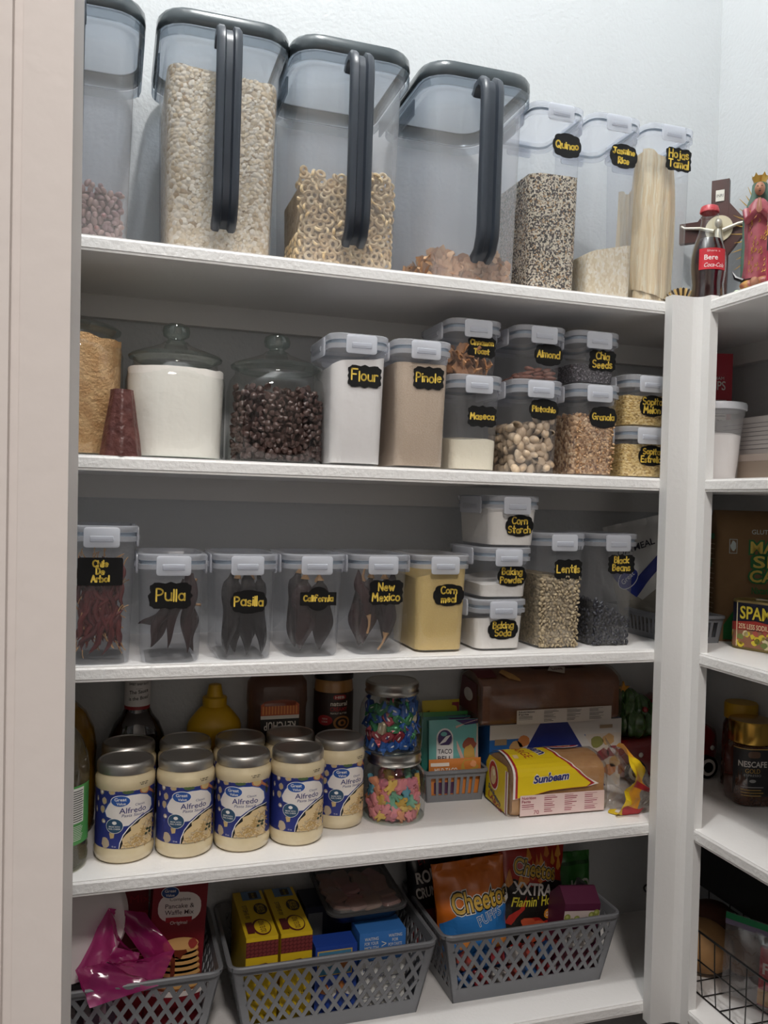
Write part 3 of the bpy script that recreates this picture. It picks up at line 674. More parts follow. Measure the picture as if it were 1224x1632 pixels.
# cinnamon squares, almonds
CQ = mat('cinnamon_square', '#B98A62', .8, rnd='#9C6C48', bump=(200, .0018), var=None)
def sq_():
    m = MB(); f = lambda s, t: ((s-.5)*.017, (t-.5)*.017, .0016*sin(s*6)*cos(t*5)); m.grid(f, 6, 6)
    m.add([(a, b, c-.0028) for a, b, c in m.v], [q[::-1] for q in m.f]); n = 7
    edge = [(i, i+1) for i in range(6)]+[(6+7*i, 13+7*i) for i in range(6)]+[(48-i, 47-i) for i in range(6)]+[(42-7*i, 35-7*i) for i in range(6)]
    m.f += [(b, a, a+49, b+49) for a, b in edge]; m.m += [0]*len(edge); return m
pr = [sq_().build('cereal_square', CQ)]
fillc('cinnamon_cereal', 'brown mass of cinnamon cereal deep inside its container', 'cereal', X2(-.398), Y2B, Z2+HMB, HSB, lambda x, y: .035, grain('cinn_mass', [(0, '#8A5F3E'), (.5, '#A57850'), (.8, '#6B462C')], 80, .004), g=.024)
pts = hexpts(-.030, .030, .009, .050, .0125, cface(X2(-.398), Y2B, Z2+HMB, HSB, .0075), .25) + hexpts(-.04, .04, .011, .045, .014, cside(X2(-.398), Y2B, Z2+HMB, HSB, .0085), .25) + hexpts(-.026, .026, -.03, .04, .016, lambda u, v: (X2(-.398)+u, Y2B+.075+v, Z2+HMB+.042+random.uniform(0, .005)), .2)
scatter(pr, pts, 'cereal_square', 'single cinnamon cereal square in its container', 'cereal square', 'cinnamon cereal squares', scl=(.85, 1.05))
AL = mat('almond_skin', '#7A4A3C', .6, rnd='#8F5A46', bump=(260, .0009))
def almond():
    m = MB().ball((0, 0, 0), (.0115, .0064, .0040), 0, 14, 10); m.v = [(x, y*(1-.35*x/.0115), z*(1-.3*x/.0115)) for x, y, z in m.v]; return m
pr = [almond().build('almond', AL)]
al = lambda: (random.uniform(-.3, .3), random.uniform(-.3, .3), random.uniform(-.7, .7))
pts = [(X2(-.287)+u+.002, Y2B+.0195+dy, Z2+HMB+.006+k*.0066) for k in range(3) for u, dy in ((-.018+k*.003, 0), (.004, .001), (.025-k*.003, 0))]
pts += [(X2(-.287)+u, Y2B+.036+j*.02, Z2+HMB+.006) for j in range(4) for u in (-.02, .004, .026)] + [(X2(-.287)+u, Y2B+.04+j*.022, Z2+HMB+.0128) for j in range(2) for u in (-.012, .016)]
scatter(pr, pts, 'almond', 'single brown almond in the nearly empty container', 'almond', 'almonds in the container', rot=al)

# ---------------------------------------------------------------- middle shelf: containers
G3 = 'clip-lid containers on the middle shelf'
HT3, HM3, H3 = .1925, .1545, .0838
def c3(*a, **k): return container(*a, group=G3, **k)
c3(-.944, -.001, Z3, HT3, 'tall clear container packed with thin red chiles, chalk label reading Chile De Arbol', ['Chile', 'De', 'Arbol'], 'rect', -.001, .1294, .0592, .0385, seed=12, pen=.0011)
c3(-.848, -.004, Z3, HM3, 'clear container of slender dark chiles, chalk label reading Pulla', ['Pulla'], 'pointed', -.003, .0961, .0575, .0377, seed=13)
c3(-.744, .005, Z3, HM3, 'clear container of long black chiles, chalk label reading Pasilla', ['Pasilla'], 'cloud', .004, .0853, .0515, .0332, seed=14)
c3(-.640, .012, Z3, HM3, 'clear container of broad dark chiles, chalk label reading California', ['California'], 'circle', .005, .0880, .0555, .0360, seed=15)
c3(-.535, .017, Z3, HM3, 'clear container of stemmed dark chiles, chalk label reading New Mexico', ['New', 'Mexico'], 'bracket', .008, .0965, .0550, .0390, seed=16)
c3(-.432, .020, Z3, HM3, 'clear container full of yellow meal, chalk label reading Corn meal', ['Corn', 'meal'], 'cloud', .010, .0913, .0510, .0337, seed=17)
c3(-.330, .019, Z3, H3, 'small clear container of white powder, lowest of the three, label reading Baking Soda', ['Baking', 'Soda'], 'cloud', .004, .0352, .0520, .0325, seed=18)
c3(-.323, .019, Z3+H3, H3, 'small clear container, middle of the stack of three, label reading Baking Powder', ['Baking', 'Powder'], 'cloud', .010, .0378, .0500, .0335, seed=19)
c3(-.311, .019, Z3+2*H3, H3, 'small clear container full of white, topmost of three, label reading Corn Starch', ['Corn', 'Starch'], 'cloud', .009, .0354, .0485, .0345, seed=20)
c3(-.219, .026, Z3, HT3, 'tall clear container two thirds full, chalk label reading Lentils', ['Lentils'], 'bracket', .012, .1320, .0525, .0334, seed=21)
c3(-.112, .034, Z3, HT3, 'tall clear container half full of black beans, chalk label reading Black Beans', ['Black', 'Beans'], 'bracket', .012, .1402, .0530, .0335, seed=22)
fillc('cornmeal', 'yellow cornmeal filling its container', 'cornmeal', -.432, .020, Z3, HM3, lambda x, y: .127+.2*x+.004*sin(y*50), mat('cornmeal', '#D9BE7A', .95, var=(900, '#CFB06A'), bump=(600, .0005)))
PW = mat('white_powder', '#EDE8E0', .95, bump=(90, .001))
fillc('baking_soda', 'white baking soda in the lowest small container', 'baking soda', -.330, .019, Z3, H3, lambda x, y: .045-.15*y+.002*sin(x*60), PW)
fillc('baking_powder', 'white baking powder in the middle small container', 'baking powder', -.323, .019, Z3+H3, H3, bumpy(.028, .002, 40, .1, .05), PW)
fillc('corn_starch', 'white corn starch filling the topmost small container', 'corn starch', -.311, .019, Z3+2*H3, H3, bumpy(.064, .001, 40), PW)
LE = mat('lentil', '#B3A283', .6, rnd='#94856A')
pr = [MB().ball((0, 0, 0), (.0036, .0036, .0017), 0, 12, 8).build('lentil', LE)]
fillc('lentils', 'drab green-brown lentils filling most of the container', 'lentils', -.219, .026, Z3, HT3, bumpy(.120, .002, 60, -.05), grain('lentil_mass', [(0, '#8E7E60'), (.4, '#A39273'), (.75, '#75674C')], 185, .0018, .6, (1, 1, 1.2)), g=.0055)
pts = hexpts(-.035, .036, .005, .123, .0058, cface(-.219, .026, Z3, HT3, .0022), .25, lambda u, v: v < .120+.002*sin(u*60))
random.shuffle(pts)
scatter(pr, pts[:300], 'lentil', 'single flat lentil against the container wall', 'lentil', 'lentils in the container', rot=lambda: (pi/2+random.gauss(0, .7), random.gauss(0, .7), random.uniform(0, 6)))
BB = mat('black_bean', '#23242B', .3, rnd='#33343C')
pr = [bean(.0098, .0064, .0058, .12).build('black_bean', BB)]
bh = lambda u, y=0: .066-.5*u-.25*(y)
fillc('black_beans', 'mass of black beans deep inside the container', 'black beans', -.112, .034, Z3, HT3, lambda x, y: .058-.45*x, grain('bb_mass', [(0, '#1F2026'), (.5, '#2C2D35'), (.8, '#17181C')], 130, .003, .4), g=.010)
pts = hexpts(-.034, .034, .006, .09, .0072, cface(-.112, .034, Z3, HT3, .0030), .25, lambda u, v: v < .064-.5*u)
pts += hexpts(-.034, .034, -.04, .05, .009, lambda u, v: (-.112+u, .109+v, Z3+.062-.45*u), .2)
pts += hexpts(-.05, .05, .008, .078, .0085, cside(-.112, .034, Z3, HT3, .0035), .2)
scatter(pr, pts[:280], 'black_bean', 'single glossy black bean in its container', 'bean', 'black beans in the container')

# dried chiles
def chile(L, w, flat, bend, seed, stem=True, wr=.12):
    """a wrinkled dried pod hanging along -z from its stem, plus its stem as second mesh"""
    rn = random.Random(seed); ph = rn.random()*6; n = 14; R = []
    for k in range(19):
        t = k/18; q = (sin(pi*min(1, t*1.25+.10)*.5)**.6)*(1-t**3.2)+.03
        if t < .06: q *= .55
        cx = bend*L*(t*t)+.003*sin(t*9+ph); rr_ = w*q
        R.append([(cx+rr_*cos(a)*(1+wr*sin(a*5+t*7+ph)), rr_*flat*sin(a)*(1+wr*cos(a*4+t*11+ph))+.12*bend*L*t, -L*t) for a in [2*pi*i/n for i in range(n)]])
    m = MB().loft([r[::-1] for r in R], 0)
    s = MB().tube([(0, 0, -.002), (.0005, 0, .006), (.003, .001, .016), (.008, .002, .026)], [w*.38, .0022, .0016, .002], 0, 7)
    return m, s
STEM = mat('chile_stem', '#B0875A', .7)
def put_chile(name, label, group, m, L, w, flat, bend, loc, rot, seed, stem=True):
    a, s = chile(L, w, flat, bend, seed)
    o = a.build(name, m, loc=loc, rot=rot, smooth=80); tag(o, label, 'dried chile', group)
    if stem: s.build('stem', STEM, o, label='tan dried stem')
    return o
CR = mat('arbol_red', '#4C181B', .32, rnd='#682624', bump=(180, .0008))
rn = random.Random(4)
pro = [chile(rn.uniform(.066, .078), .0054, .8, rn.uniform(-.05, .05), k) for k in range(6)]
for k in range(110):
    m_, s_ = pro[k % 6]
    if k < 6:
        src = m_.build('arbol_chile', CR, smooth=80); st = s_.build('stem', STEM, src, label='tan dried stem'); st.scale = (.5, .5, .5); pro[k] = (m_, s_); 
        if k == 0: AR = []
        AR.append((src, st)); o = src
    else:
        src, st = AR[k % 6]; o = src.copy(); COL.objects.link(o); c = st.copy(); c.parent = o; COL.objects.link(c)
    up = k % 2 == 0; ang = rn.uniform(-.42, .42) if k % 5 else rn.uniform(.6, .8)*rn.choice((-1, 1))
    sc = .74+.12*rn.random(); o.scale = (sc, sc, sc); L = .074*sc
    dx, dz = sin(ang)*L, cos(ang)*L; lo, hi = -.031+abs(dx)/2, .031-abs(dx)/2
    cx = rn.uniform(min(lo, 0), max(hi, 0)); cz = .010+dz/2+(.138-dz)*rn.random()**.8
    s_ = 1 if up else -1
    o.rotation_euler = (0 if up else pi, ang if up else -ang, 0)
    o.location = (-.944+cx+dx/2, -.001+(.0168+.006*rn.random() if k % 3 else rn.uniform(.028, .12)), Z3+cz+s_*dz/2)
    tag(o, 'thin red dried chile in the tall left container', 'dried chile', 'thin red chiles in the container')
DKP = mat('pulla_skin', '#241518', .30, rnd='#30191B', bump=(120, .0012))
DK2 = mat('pasilla_skin', '#15151A', .28, rnd='#201A1C', bump=(110, .0014))
DK3 = mat('california_skin', '#1F1618', .26, rnd='#351A1A', bump=(90, .0018))
# pulla: slender pods leaning from lower left to upper right
for k, (x, y, z, L, w, tilt) in enumerate([(.026, .020, .135, .12, .0080, .33), (.014, .030, .118, .105, .0085, .42), (.030, .034, .125, .115, .0090, .12), (.004, .024, .10, .085, .0085, .46), (.028, .045, .09, .08, .0095, .0), (.016, .05, .075, .065, .009, 1.2)]):
    put_chile('pulla_chile', 'slender dark red-black dried chile in the third-shelf container beside the red chiles', 'slender dark chiles in the container', DKP, L, w, .55, .05, (-.848+x, -.004+y, Z3+z), (0, tilt, 0), 20+k, k in (4, 5))
for k, (x, y, z, L, w, tilt) in enumerate([(-.018, .022, .126, .120, .0140, .06), (.002, .026, .130, .126, .0150, .0), (.020, .030, .122, .118, .0130, -.05), (-.008, .040, .118, .112, .0150, .03), (.014, .05, .116, .11, .0150, .02)]):
    put_chile('pasilla_chile', 'long wrinkled black dried chile standing in its container', 'long black chiles in the container', DK2, L, w, .5, .02, (-.744+x, .005+y, Z3+z), (0, tilt, 0), 30+k, k > 2)
for k, (x, y, z, L, w, tilt) in enumerate([(-.012, .024, .118, .11, .0190, .02), (.012, .034, .115, .108, .0210, -.06), (-.016, .044, .125, .115, .0190, .05), (.016, .055, .110, .1, .0180, -.04)]):
    put_chile('california_chile', 'broad dark dried chile standing in its container', 'broad dark chiles in the container', DK3, L, w, .45, .0, (-.640+x, .012+y, Z3+z), (0, tilt, 0), 40+k)
for k, (x, y, z, L, w, tilt, fl) in enumerate([(-.008, .036, .118, .108, .0170, .08, 0), (.016, .042, .116, .104, .0180, -.05, 0), (-.018, .050, .112, .105, .0180, .05, 0)]):
    put_chile('new_mexico_chile', 'dark dried chile with its stem up in its container', 'stem-up dark chiles in the container', DK3, L, w, .5, .0, (-.535+x, .017+y, Z3+z), (0, tilt, 0), 50+k)
for k, (x, y, z, L, w, tilt) in enumerate([(-.014, .022, .058, .075, .0110, pi-.25), (.014, .022, .030, .10, .0140, pi+.12)]):
    put_chile('new_mexico_chile', ['upside-down dark chile with pale hooked stem, left of the stem-up chiles', 'upside-down dark chile with curved tan stem low at the front right'][k], None, DK3, L, w, .5, .05, (-.535+x, .017+y, Z3+z), (0, tilt, 0), 60+k)

# ---------------------------------------------------------------- fourth shelf: pasta sauce jars
def ink(h, rough=.45): return mat('ink_'+h.strip('#'), h, rough)
SAUCE = mat('cream_sauce_in_glass', '#E2D3B0', .18, coat=.6, var=(30, '#D9C8A2'))
LIDM = mat('silver_lid', '#C4C1BC', .42, 1.0)
def sauce_jar_proto():
    t = thing('sauce_jar', 'x', 'jar', (0, 0, Z4))
    MB().lathe([(.028, .0015), (.036, .0), (.0405, .004), (.0424, .011), (.0426, .018), (.0414, .0235), (.0412, .104), (.0424, .108), (.0428, .114), (.0422, .120), (.0395, .1245), (.0385, .129)], 0, 48, c1=False).build('body', SAUCE, t, smooth=60)
    MB().lathe([(.0355, .1270), (.0400, .1272), (.0404, .1285), (.0404, .1365), (.0398, .1395), (.0385, .1415), (.0370, .1424), (.0360, .1408), (.001, .1406)], 0, 48, c0=True, c1=True).build('lid', LIDM, t, smooth=35)
    m = MB(); fn = cyl_fn(.0416, .0235, 0, .00012); st = .004
    cols = ['#28337C', '#E9E2DC', '#2A559F', '#2C4F6B', '#17171C', '#DCC394', '#3A3A72', '#B5724C', '#BBA98F', '#51663F', '#C9AE78', '#2D3B2A', '#F0EDE6', '#E8D6AE', '#B5935C']
    def P(pts, c, l=1): poly(m, pts, fn, c, l, st)
    def px(x, y):
        d = max(-.98, min(.98, (x-455)/368)); return (.0416*math.asin(d), (1372-y-55*(1-math.sqrt(1-d*d)))/9520)
    P(rect(-.098, .098, 0, .0835), 0, 0)
    for k, (x, y, a, b) in enumerate([(165, 590, 32, 42), (282, 600, 42, 34), (122, 692, 20, 40), (196, 715, 36, 48), (112, 840, 22, 46), (176, 832, 36, 50), (190, 992, 30, 30)]):
        u, v = px(x, y); P(blob(u, v, a/8600, b/9520, 12, .25, k), 8, 1); P(blob(u+.0006, v-.0004, a/17000, b/19000, 8, .2, k), 10 if k % 2 else 12, 2)
    u, v = px(690, 588); P(oval(u, v, .0095, .0072, 20), 7, 1); P(oval(u-.0005, v, .0070, .0052, 18), 10, 2)
    P([(u+.006, v-.004), (u+.009, v-.001), (u+.026, v-.012), (u+.025, v-.0145)], 7, 1)
    u, v = px(480, 603); P(blob(u, v, .008, .0028, 12, .3, 3), 9, 1)
    u, v = px(770, 690); P(blob(u+.006, v, .004, .009, 12, .3, 4), 11, 1)
    u, v = px(800, 520); P(blob(u+.004, v, .005, .006, 10, .3, 5), 8, 1)
    W = [(275, 790), (320, 725), (420, 690), (520, 676), (620, 676), (700, 700), (748, 760), (757, 850), (730, 905), (640, 940), (560, 1000), (500, 1052), (440, 1056), (410, 990), (330, 965), (260, 935), (240, 870)]
    Wp = [px(*q) for q in W]; cx = sum(p[0] for p in Wp)/len(Wp); cy = sum(p[1] for p in Wp)/len(Wp)
    Wp = [(cx-.0010+(a-cx)*1.12, cy+.0012+(b-cy)*1.10) for a, b in Wp]
    P([(cx+(a-cx)*1.05, cy+(b-cy)*1.05) for a, b in Wp], 2, 2); P(Wp, 1, 3)
    u, v = px(385, 722); P(oval(u, v, .0142, .0084), 12, 4); P(oval(u, v, .0132, .0075), 2, 5)
    text(m, 'Great', u, v+.0025, .0044, fn, 12, 6, off=.015, w=.0165); text(m, 'Value', u+.001, v-.0035, .0036, fn, 12, 6, off=.015, w=.0125)
    u, v = px(625, 778); text(m, 'Classic', u, v, .0032, fn, 6, 5, w=.0150)
    u, v = px(545, 850); text(m, 'Alfredo', u, v, .0078, fn, 6, 5, w=.0390, off=.006)
    u, v = px(545, 918); text(m, 'Pasta Sauce', u, v, .0040, fn, 6, 5, w=.0325, shear=.2)
    B = [px(x, y) for x, y in [(385, 1366), (392, 1300), (430, 1190), (500, 1090), (600, 1000), (700, 940), (800, 905)]]
    e = .046
    P([(a-.001, b+.001) for a, b in B]+[(e, B[-1][1]-.002), (e, .0005), (B[0][0]-.001, .0005)], 12, 4); P(B+[(e, B[-1][1]-.004), (e, .0004), (B[0][0], .0004)], 4, 5)
    Q = [px(x, y) for x, y in [(402, 1362), (425, 1300), (415, 1240), (460, 1180), (520, 1130), (515, 1080), (600, 1040), (640, 990), (740, 945), (790, 960)]]
    P(Q+[(e-.001, Q[-1][1]-.004), (e-.001, .0008), (Q[0][0], .0008)], 5, 6)
    rn = random.Random(2)
    for k in range(260):
        x, y = rn.uniform(430, 800), rn.uniform(960, 1350)
        if y < 1375-(x-395)*1.08 or y > 1355: continue
        u, v = px(x, y); a = rn.uniform(-.9, 1.4); l = rn.uniform(.002, .005); c, s = cos(a), sin(a); w_ = .0006
        P([(u-l*c-w_*s, v-l*s+w_*c), (u-l*c+w_*s, v-l*s-w_*c), (u+l*c+w_*s, v+l*s-w_*c), (u+l*c-w_*s, v+l*s+w_*c)], rn.choice([10, 14, 8, 15]), 7)
    u, v = px(735, 1165)
    for k in range(5): P(blob(u+rn.uniform(-.005, .005), v+rn.uniform(-.005, .005), .003, .002, 8, .5, k), 11, 8)
    u, v = px(320, 1055); P(oval(u, v, .0125, .0108), 12, 6); P(oval(u, v, .0118, .0101), 3, 7)
    P(blob(u, v+.0044, .0034, .0026, 8, .3, 9), 12, 8); text(m, 'MADE WITH', u, v-.0010, .0020, fn, 12, 8, w=.0155, off=.01); text(m, 'REAL CHEESE', u, v-.0042, .0020, fn, 12, 8, w=.0165, off=.01)
    u, v = px(290, 1190); P([(u-.004, v+.004), (u+.004, v+.004), (u+.003, v-.003), (u-.002, v-.004)], 10, 3)
    u, v = px(215, 1280); P(blob(u, v, .0075, .0075, 16, .5, 8), 8, 3); text(m, '15 oz', px(318, 1335)[0], px(318, 1335)[1], .0022, fn, 12, 3, w=.006)
    m.build('label', [ink(c) for c in cols], t, smooth=0)
    m = MB(); f3 = cyl_fn(.0429, .114, 0, .0001)
    [poly(m, rect(.019+.0016*k, .0202+.0016*k, v, v+.0013), f3, 0, 1) for k in range(9) for v in (.0008, -.0018) if (k*3+int(v > 0)) % 4]
    m.build('date_stamp', ink('#3A342C'), t, smooth=0)
    return t
def dup(root, loc, rotz, label, group):
    r = root.copy(); COL.objects.link(r); r.location = loc; r.rotation_euler = (0, 0, rotz); r['label'] = label
    if group: r['group'] = group
    for ch in root.children:
        c = ch.copy(); COL.objects.link(c); c.parent = r
        for g in ch.children:
            d = g.copy(); COL.objects.link(d); d.parent = c
    return r
sj = sauce_jar_proto()
spots = [(-.9035, .0800, .02, 'leftmost blue-label jar of pasta sauce in the front row, beside the oil bottle'),
 (-.8170, .0775, -.02, 'blue-label jar of pasta sauce in the front row, second from the oil bottle'),
 (-.7310, .0785, -.30, 'blue-label pasta sauce jar in the front row, its label turned to the left'),
 (-.6455, .0815, -.06, 'blue-label pasta sauce jar at the right end of the front row of four'),
 (-.5660, .1300, .05, 'blue-label pasta sauce jar set back beside the candy jars'),
 (-.8980, .1665, .9, 'pasta sauce jar in the back row below the dark sauce bottle, mostly its lid showing'),
 (-.8110, .1640, .4, 'pasta sauce jar in the back row below the mustard bottle, mostly its lid showing'),
 (-.7240, .1650, -.5, 'pasta sauce jar in the back row left of the ketchup bottle, mostly its lid showing'),
 (-.6400, .1690, .3, 'pasta sauce jar in the back row before the ketchup bottle, only its lid showing')]
for i, (x, y, a, l) in enumerate(spots):
    rz = math.atan2(x+.934, 1.3)*-0+a
    if i == 0: sj.location = (x, y, Z4); sj.rotation_euler = (0, 0, rz); sj['label'] = l; sj['group'] = 'pasta sauce jars on the fourth shelf'
    else: dup(sj, (x, y, Z4), rz, l, 'pasta sauce jars on the fourth shelf')

# oil bottles
def esc(m, sy, i0=0): m.v[i0:] = [(x, y*sy, z) for x, y, z in m.v[i0:]]; return m
t = thing('oil_bottle', 'clear ribbed oil bottle with a green back label, cut off by the door frame', 'bottle', (-1.001, .061, Z4))
OILC = clear('oil_bottle_plastic', '#E3E7D8', .05, .03, base=.08)
pr_ = [(.034, 0), (.044, .003), (.047, .012)]
for k in range(9): pr_ += [(.0472, .018+.011*k), (.0455, .0235+.011*k)]
pr_ += [(.0475, .118), (.0475, .140), (.045, .158), (.038, .178), (.026, .196), (.016, .206), (.0145, .225)]
MB().lathe(pr_, 0, 40, c1=False).build('body', OILC, t)
MB().lathe([(.017, .222), (.0172, .244), (.015, .247)], 0, 24).build('cap', mat('green_cap', '#3E7A3A', .4), t)
m = MB(); fn = cyl_fn(.0478, 0, .55, .0002)
poly(m, rect(-.045, .040, .040, .122), fn, 0, 0, .004); poly(m, rect(-.002, .022, .070, .119), fn, 1, 1, .004)
for k in range(14): poly(m, rect(0, .019+.001*(k % 3), .0725+.0032*k, .0737+.0032*k), fn, 2, 2, .004)
text(m, '8', -.010, .108, .008, fn, 2, 2, off=.02)
for k in range(9): poly(m, rect(-.004, .018+.001*(k % 4), .046+.0024*k, .0468+.0024*k), fn, 1, 2, .004)
m.build('back_label', [mat('green_label', '#4F9A4F', .5), ink('#E9E9E2'), ink('#2A2A28')], t, smooth=0)
o = MB().lathe([(.040, .004), (.0445, .012), (.0448, .075), (.04478, .0755), (.001, .0755)], 0, 32).build('cooking_oil', clear('oil_liquid', '#C9B572', .12, .03, '#B49A4A'), loc=(-1.001, .061, Z4))
tag(o, 'pale yellow oil left in the bottom of the clear bottle', 'oil')
t = thing('oil_bottle', 'rounded bottle of amber oil at the back, behind the green-label bottle', 'bottle', (-1.010, .1960, Z4))
MB().lathe([(.05, 0), (.060, .005), (.063, .02), (.063, .10), (.0645, .13), (.060, .16), (.048, .185), (.030, .203), (.018, .21), (.016, .22)], 0, 36, c1=False).build('body', mat('amber_oil', '#8F6A18', .12, coat=.8, var=(20, '#7A5510')), t)
MB().lathe([(.019, .219), (.019, .24), (.016, .243)], 0, 20).build('cap', mat('yellow_cap', '#C09A20', .4), t)
# barbecue sauce, mustard, ketchup, peanut butter along the wall
t = thing('sauce_bottle', 'dark barbecue sauce bottle with a white neck label against the back wall', 'bottle', (-.884, .2450, Z4), .1)
esc(MB().lathe([(.038, 0), (.045, .006), (.046, .02), (.046, .118), (.045, .130), (.036, .152), (.025, .166), (.0205, .176), (.0200, .180)], 0, 32, c1=False), .66).build('body', mat('bbq_sauce', '#1B0A09', .08, coat=.8), t)
MB().lathe([(.0204, .1755), (.0208, .181), (.0200, .183)], 0, 28, c0=False, c1=False).build('neck_band', mat('red_band', '#8E1F26', .4), t)
m = MB().lathe([(.0206, .1805), (.0210, .183), (.0208, .226), (.0195, .228)], 0, 28, c0=False); fn = cyl_fn(.0210, .204, 0)
text(m, "SWEET BABY RAY'S", 0, .0145, .0038, fn, 1, 1, w=.034, off=.01); text(m, '....', 0, .0085, .004, fn, 1, 1, w=.010)
text(m, 'The Sauce', .0, .0020, .0058, fn, 1, 1, w=.032, off=.012, rot=.10, shear=.1); text(m, 'is the Boss!', .0, -.0085, .0056, fn, 1, 1, w=.034, off=.012, rot=.10, shear=.1)
m.build('neck_label', [ink('#D9D4D2'), ink('#1E1B1B')], t, smooth=60)
MB().lathe([(.0195, .227), (.0198, .245), (.018, .247)], 0, 24).build('cap', mat('red_cap', '#8E1F26', .4), t)
t = thing('mustard_bottle', 'yellow mustard squeeze bottle with pointed cap against the back wall', 'bottle', (-.757, .2440, Z4))
MU = mat('mustard_yellow', '#D0A315', .35)
esc(MB().lathe([(.032, 0), (.040, .004), (.042, .015), (.042, .11), (.0455, .125), (.0455, .140), (.043, .148), (.034, .160), (.024, .171), (.0195, .174)], 0, 32, c1=False), .66).build('body', MU, t, smooth=50)
MB().lathe([(.0205, .1735), (.0205, .188), (.0195, .189), (.0145, .190), (.0135, .193), (.0105, .209), (.0080, .210)], 0, 28).build('cap', MU, t, smooth=40)
m = MB(); fn = lambda u, v, l=0: Vector(((.0425+.0003*l)*sin(u/.042), -(.0425+.0003*l)*.66*cos(u/.042), v))
poly(m, blob(0, .07, .035, .03, 20, .05, 2), fn, 0, 1, .004)
m.build('label', [ink('#8E1F26'), ink('#E8D9A0')], t, smooth=0)
t = thing('ketchup_bottle', 'nearly empty upside-down squeeze bottle with orange and black label', 'bottle', (-.651, .2380, Z4))
KB = clear('smeared_plastic', '#D8C4B8', .22, .08, '#B08A78')
MB().rr([(.0, .05, .045, .015), (.018, .052, .046, .016), (.020, .088, .054, .022), (.05, .100, .062, .025), (.168, .100, .062, .025), (.180, .104, .064, .026), (.212, .102, .062, .028), (.222, .088, .05, .024), (.225, .06, .03, .015)], 0).build('body', KB, t, smooth=60)
o = MB().rr([(.004, .048, .042, .015), (.022, .080, .05, .02), (.05, .094, .056, .025), (.10, .095, .057, .025)], 0).build('sauce', mat('ketchup_red', '#7A2A1C', .3), t)
m = MB(); fn = plane_fn((0, -.0314, .17), (1, 0, 0), (0, 0, 1))
poly(m, rect(-.033, .033, -.09, -.016), fn, 0, 1); poly(m, rect(-.033, .033, -.016, -.010), fn, 3, 1)
poly(m, [(-.033, -.010), (.033, -.010), (.033, .008), (.026, .014), (.01, .0165), (-.01, .0165), (-.026, .014), (-.033, .008)], fn, 1, 1)
for k in range(12): poly(m, rect(-.030+.0052*k, -.0275+.0052*k, -.008, .006), fn, 2, 2)
text(m, 'KETCHUP', 0, -.028, .014, fn, 3, 2, w=.054, off=.02, rot=pi)
m.build('label', [ink('#17130F'), ink('#B8552A'), ink('#D98A45'), ink('#D8D0C4')], t, smooth=0)
t = thing('peanut_butter_jar', 'jar of peanut butter with a dark brown label against the back wall', 'jar', (-.549, .2400, Z4), -.1)
MB().lathe([(.030, 0), (.0345, .005), (.035, .02), (.035, .12), (.0345, .20), (.033, .212), (.031, .216)], 0, 36).build('body', mat('peanut_butter', '#A87840', .25, coat=.5), t)
MB().lathe([(.0345, .215), (.035, .235), (.033, .238), (.001, .2385)], 0, 32).build('lid', mat('black_lid', '#191716', .4), t)
m = MB(); fn = cyl_fn(.0352, .17, 0)
poly(m, rect(-.075, .075, -.055, .024), fn, 0, 0, .004); poly(m, oval(.006, .0165, .0115, .0042, 20, 0, .6), fn, 1, 1, .004); text(m, 'HEB', .006, .0165, .0045, fn, 2, 2, w=.016, off=.015)
text(m, 'natural', .005, .0055, .0075, fn, 2, 1, w=.030, off=.02); text(m, 'CREAMY', .005, -.004, .0070, fn, 1, 1, w=.031, off=.02); text(m, 'PEANUT BUTTER', .005, -.0115, .0030, fn, 2, 1, w=.030, off=.01)
poly(m, oval(-.020, -.024, .014, .009, 20), fn, 1, 1, .004); text(m, 'NEW', -.020, -.0215, .003, fn, 2, 2, w=.010); text(m, 'LOOK', -.020, -.0265, .003, fn, 2, 2, w=.011)
for k in range(4): poly(m, oval(.011, -.028, .016-.0042*k, .012-.003*k, 22), fn, 3 if k % 2 == 0 else 0, 1+k, .004)
m.build('label', [ink('#2E1D16'), ink('#A3282A'), ink('#DDD3C4'), ink('#A8713C')], t, smooth=0)

# candy jars
def candy_jar(x, y, z, label):
    t = thing('candy_jar', label, 'jar', (x, y, z), 0, 'stacked ribbed candy jars'); n = 64
    prof = [(.040, .001), (.047, .0), (.052, .004), (.0535, .012), (.0540, .035), (.0540, .060), (.051, .074), (.044, .086), (.0405, .090), (.0400, .097)]
    R = []
    for r, z_ in prof:
        rib = .0011 if .010 < z_ < .080 else 0
        R.append([(r*cos(2*pi*i/n)*(1-rib*25*(i % 4 == 0)), r*sin(2*pi*i/n)*(1-rib*25*(i % 4 == 0)), z_) for i in range(n)])
    MB().loft(R, 0, True, False).build('body', GLASS, t, smooth=25)
    MB().lathe([(.0525, .0015), (.0530, .004), (.0505, .0055), (.040, .004)], 0, 40, c0=False).build('base_ring', GLASSRIM, t)
    MB().lathe([(.0425, .0925), (.0450, .0930), (.0458, .0960), (.0445, .0985), (.0445, .1020), (.0455, .1040), (.0448, .1110), (.0425, .1135), (.041, .1140), (.0405, .1128), (.001, .1126)], 0, 44, c0=False).build('lid', METAL, t, smooth=35)
    return t
candy_jar(-.468, .134, Z4, 'ribbed glass jar of sugared gummy candy with silver lid, lower of two')
candy_jar(-.474, .138, Z4+.1150, 'ribbed glass jar of wrapped candies with silver lid, stacked on another')
GUM = ['#D9868C', '#D9B45A', '#6FA58A', '#5E97A8', '#C97A88', '#D98F6A', '#C6A04A']
rn = random.Random(11)
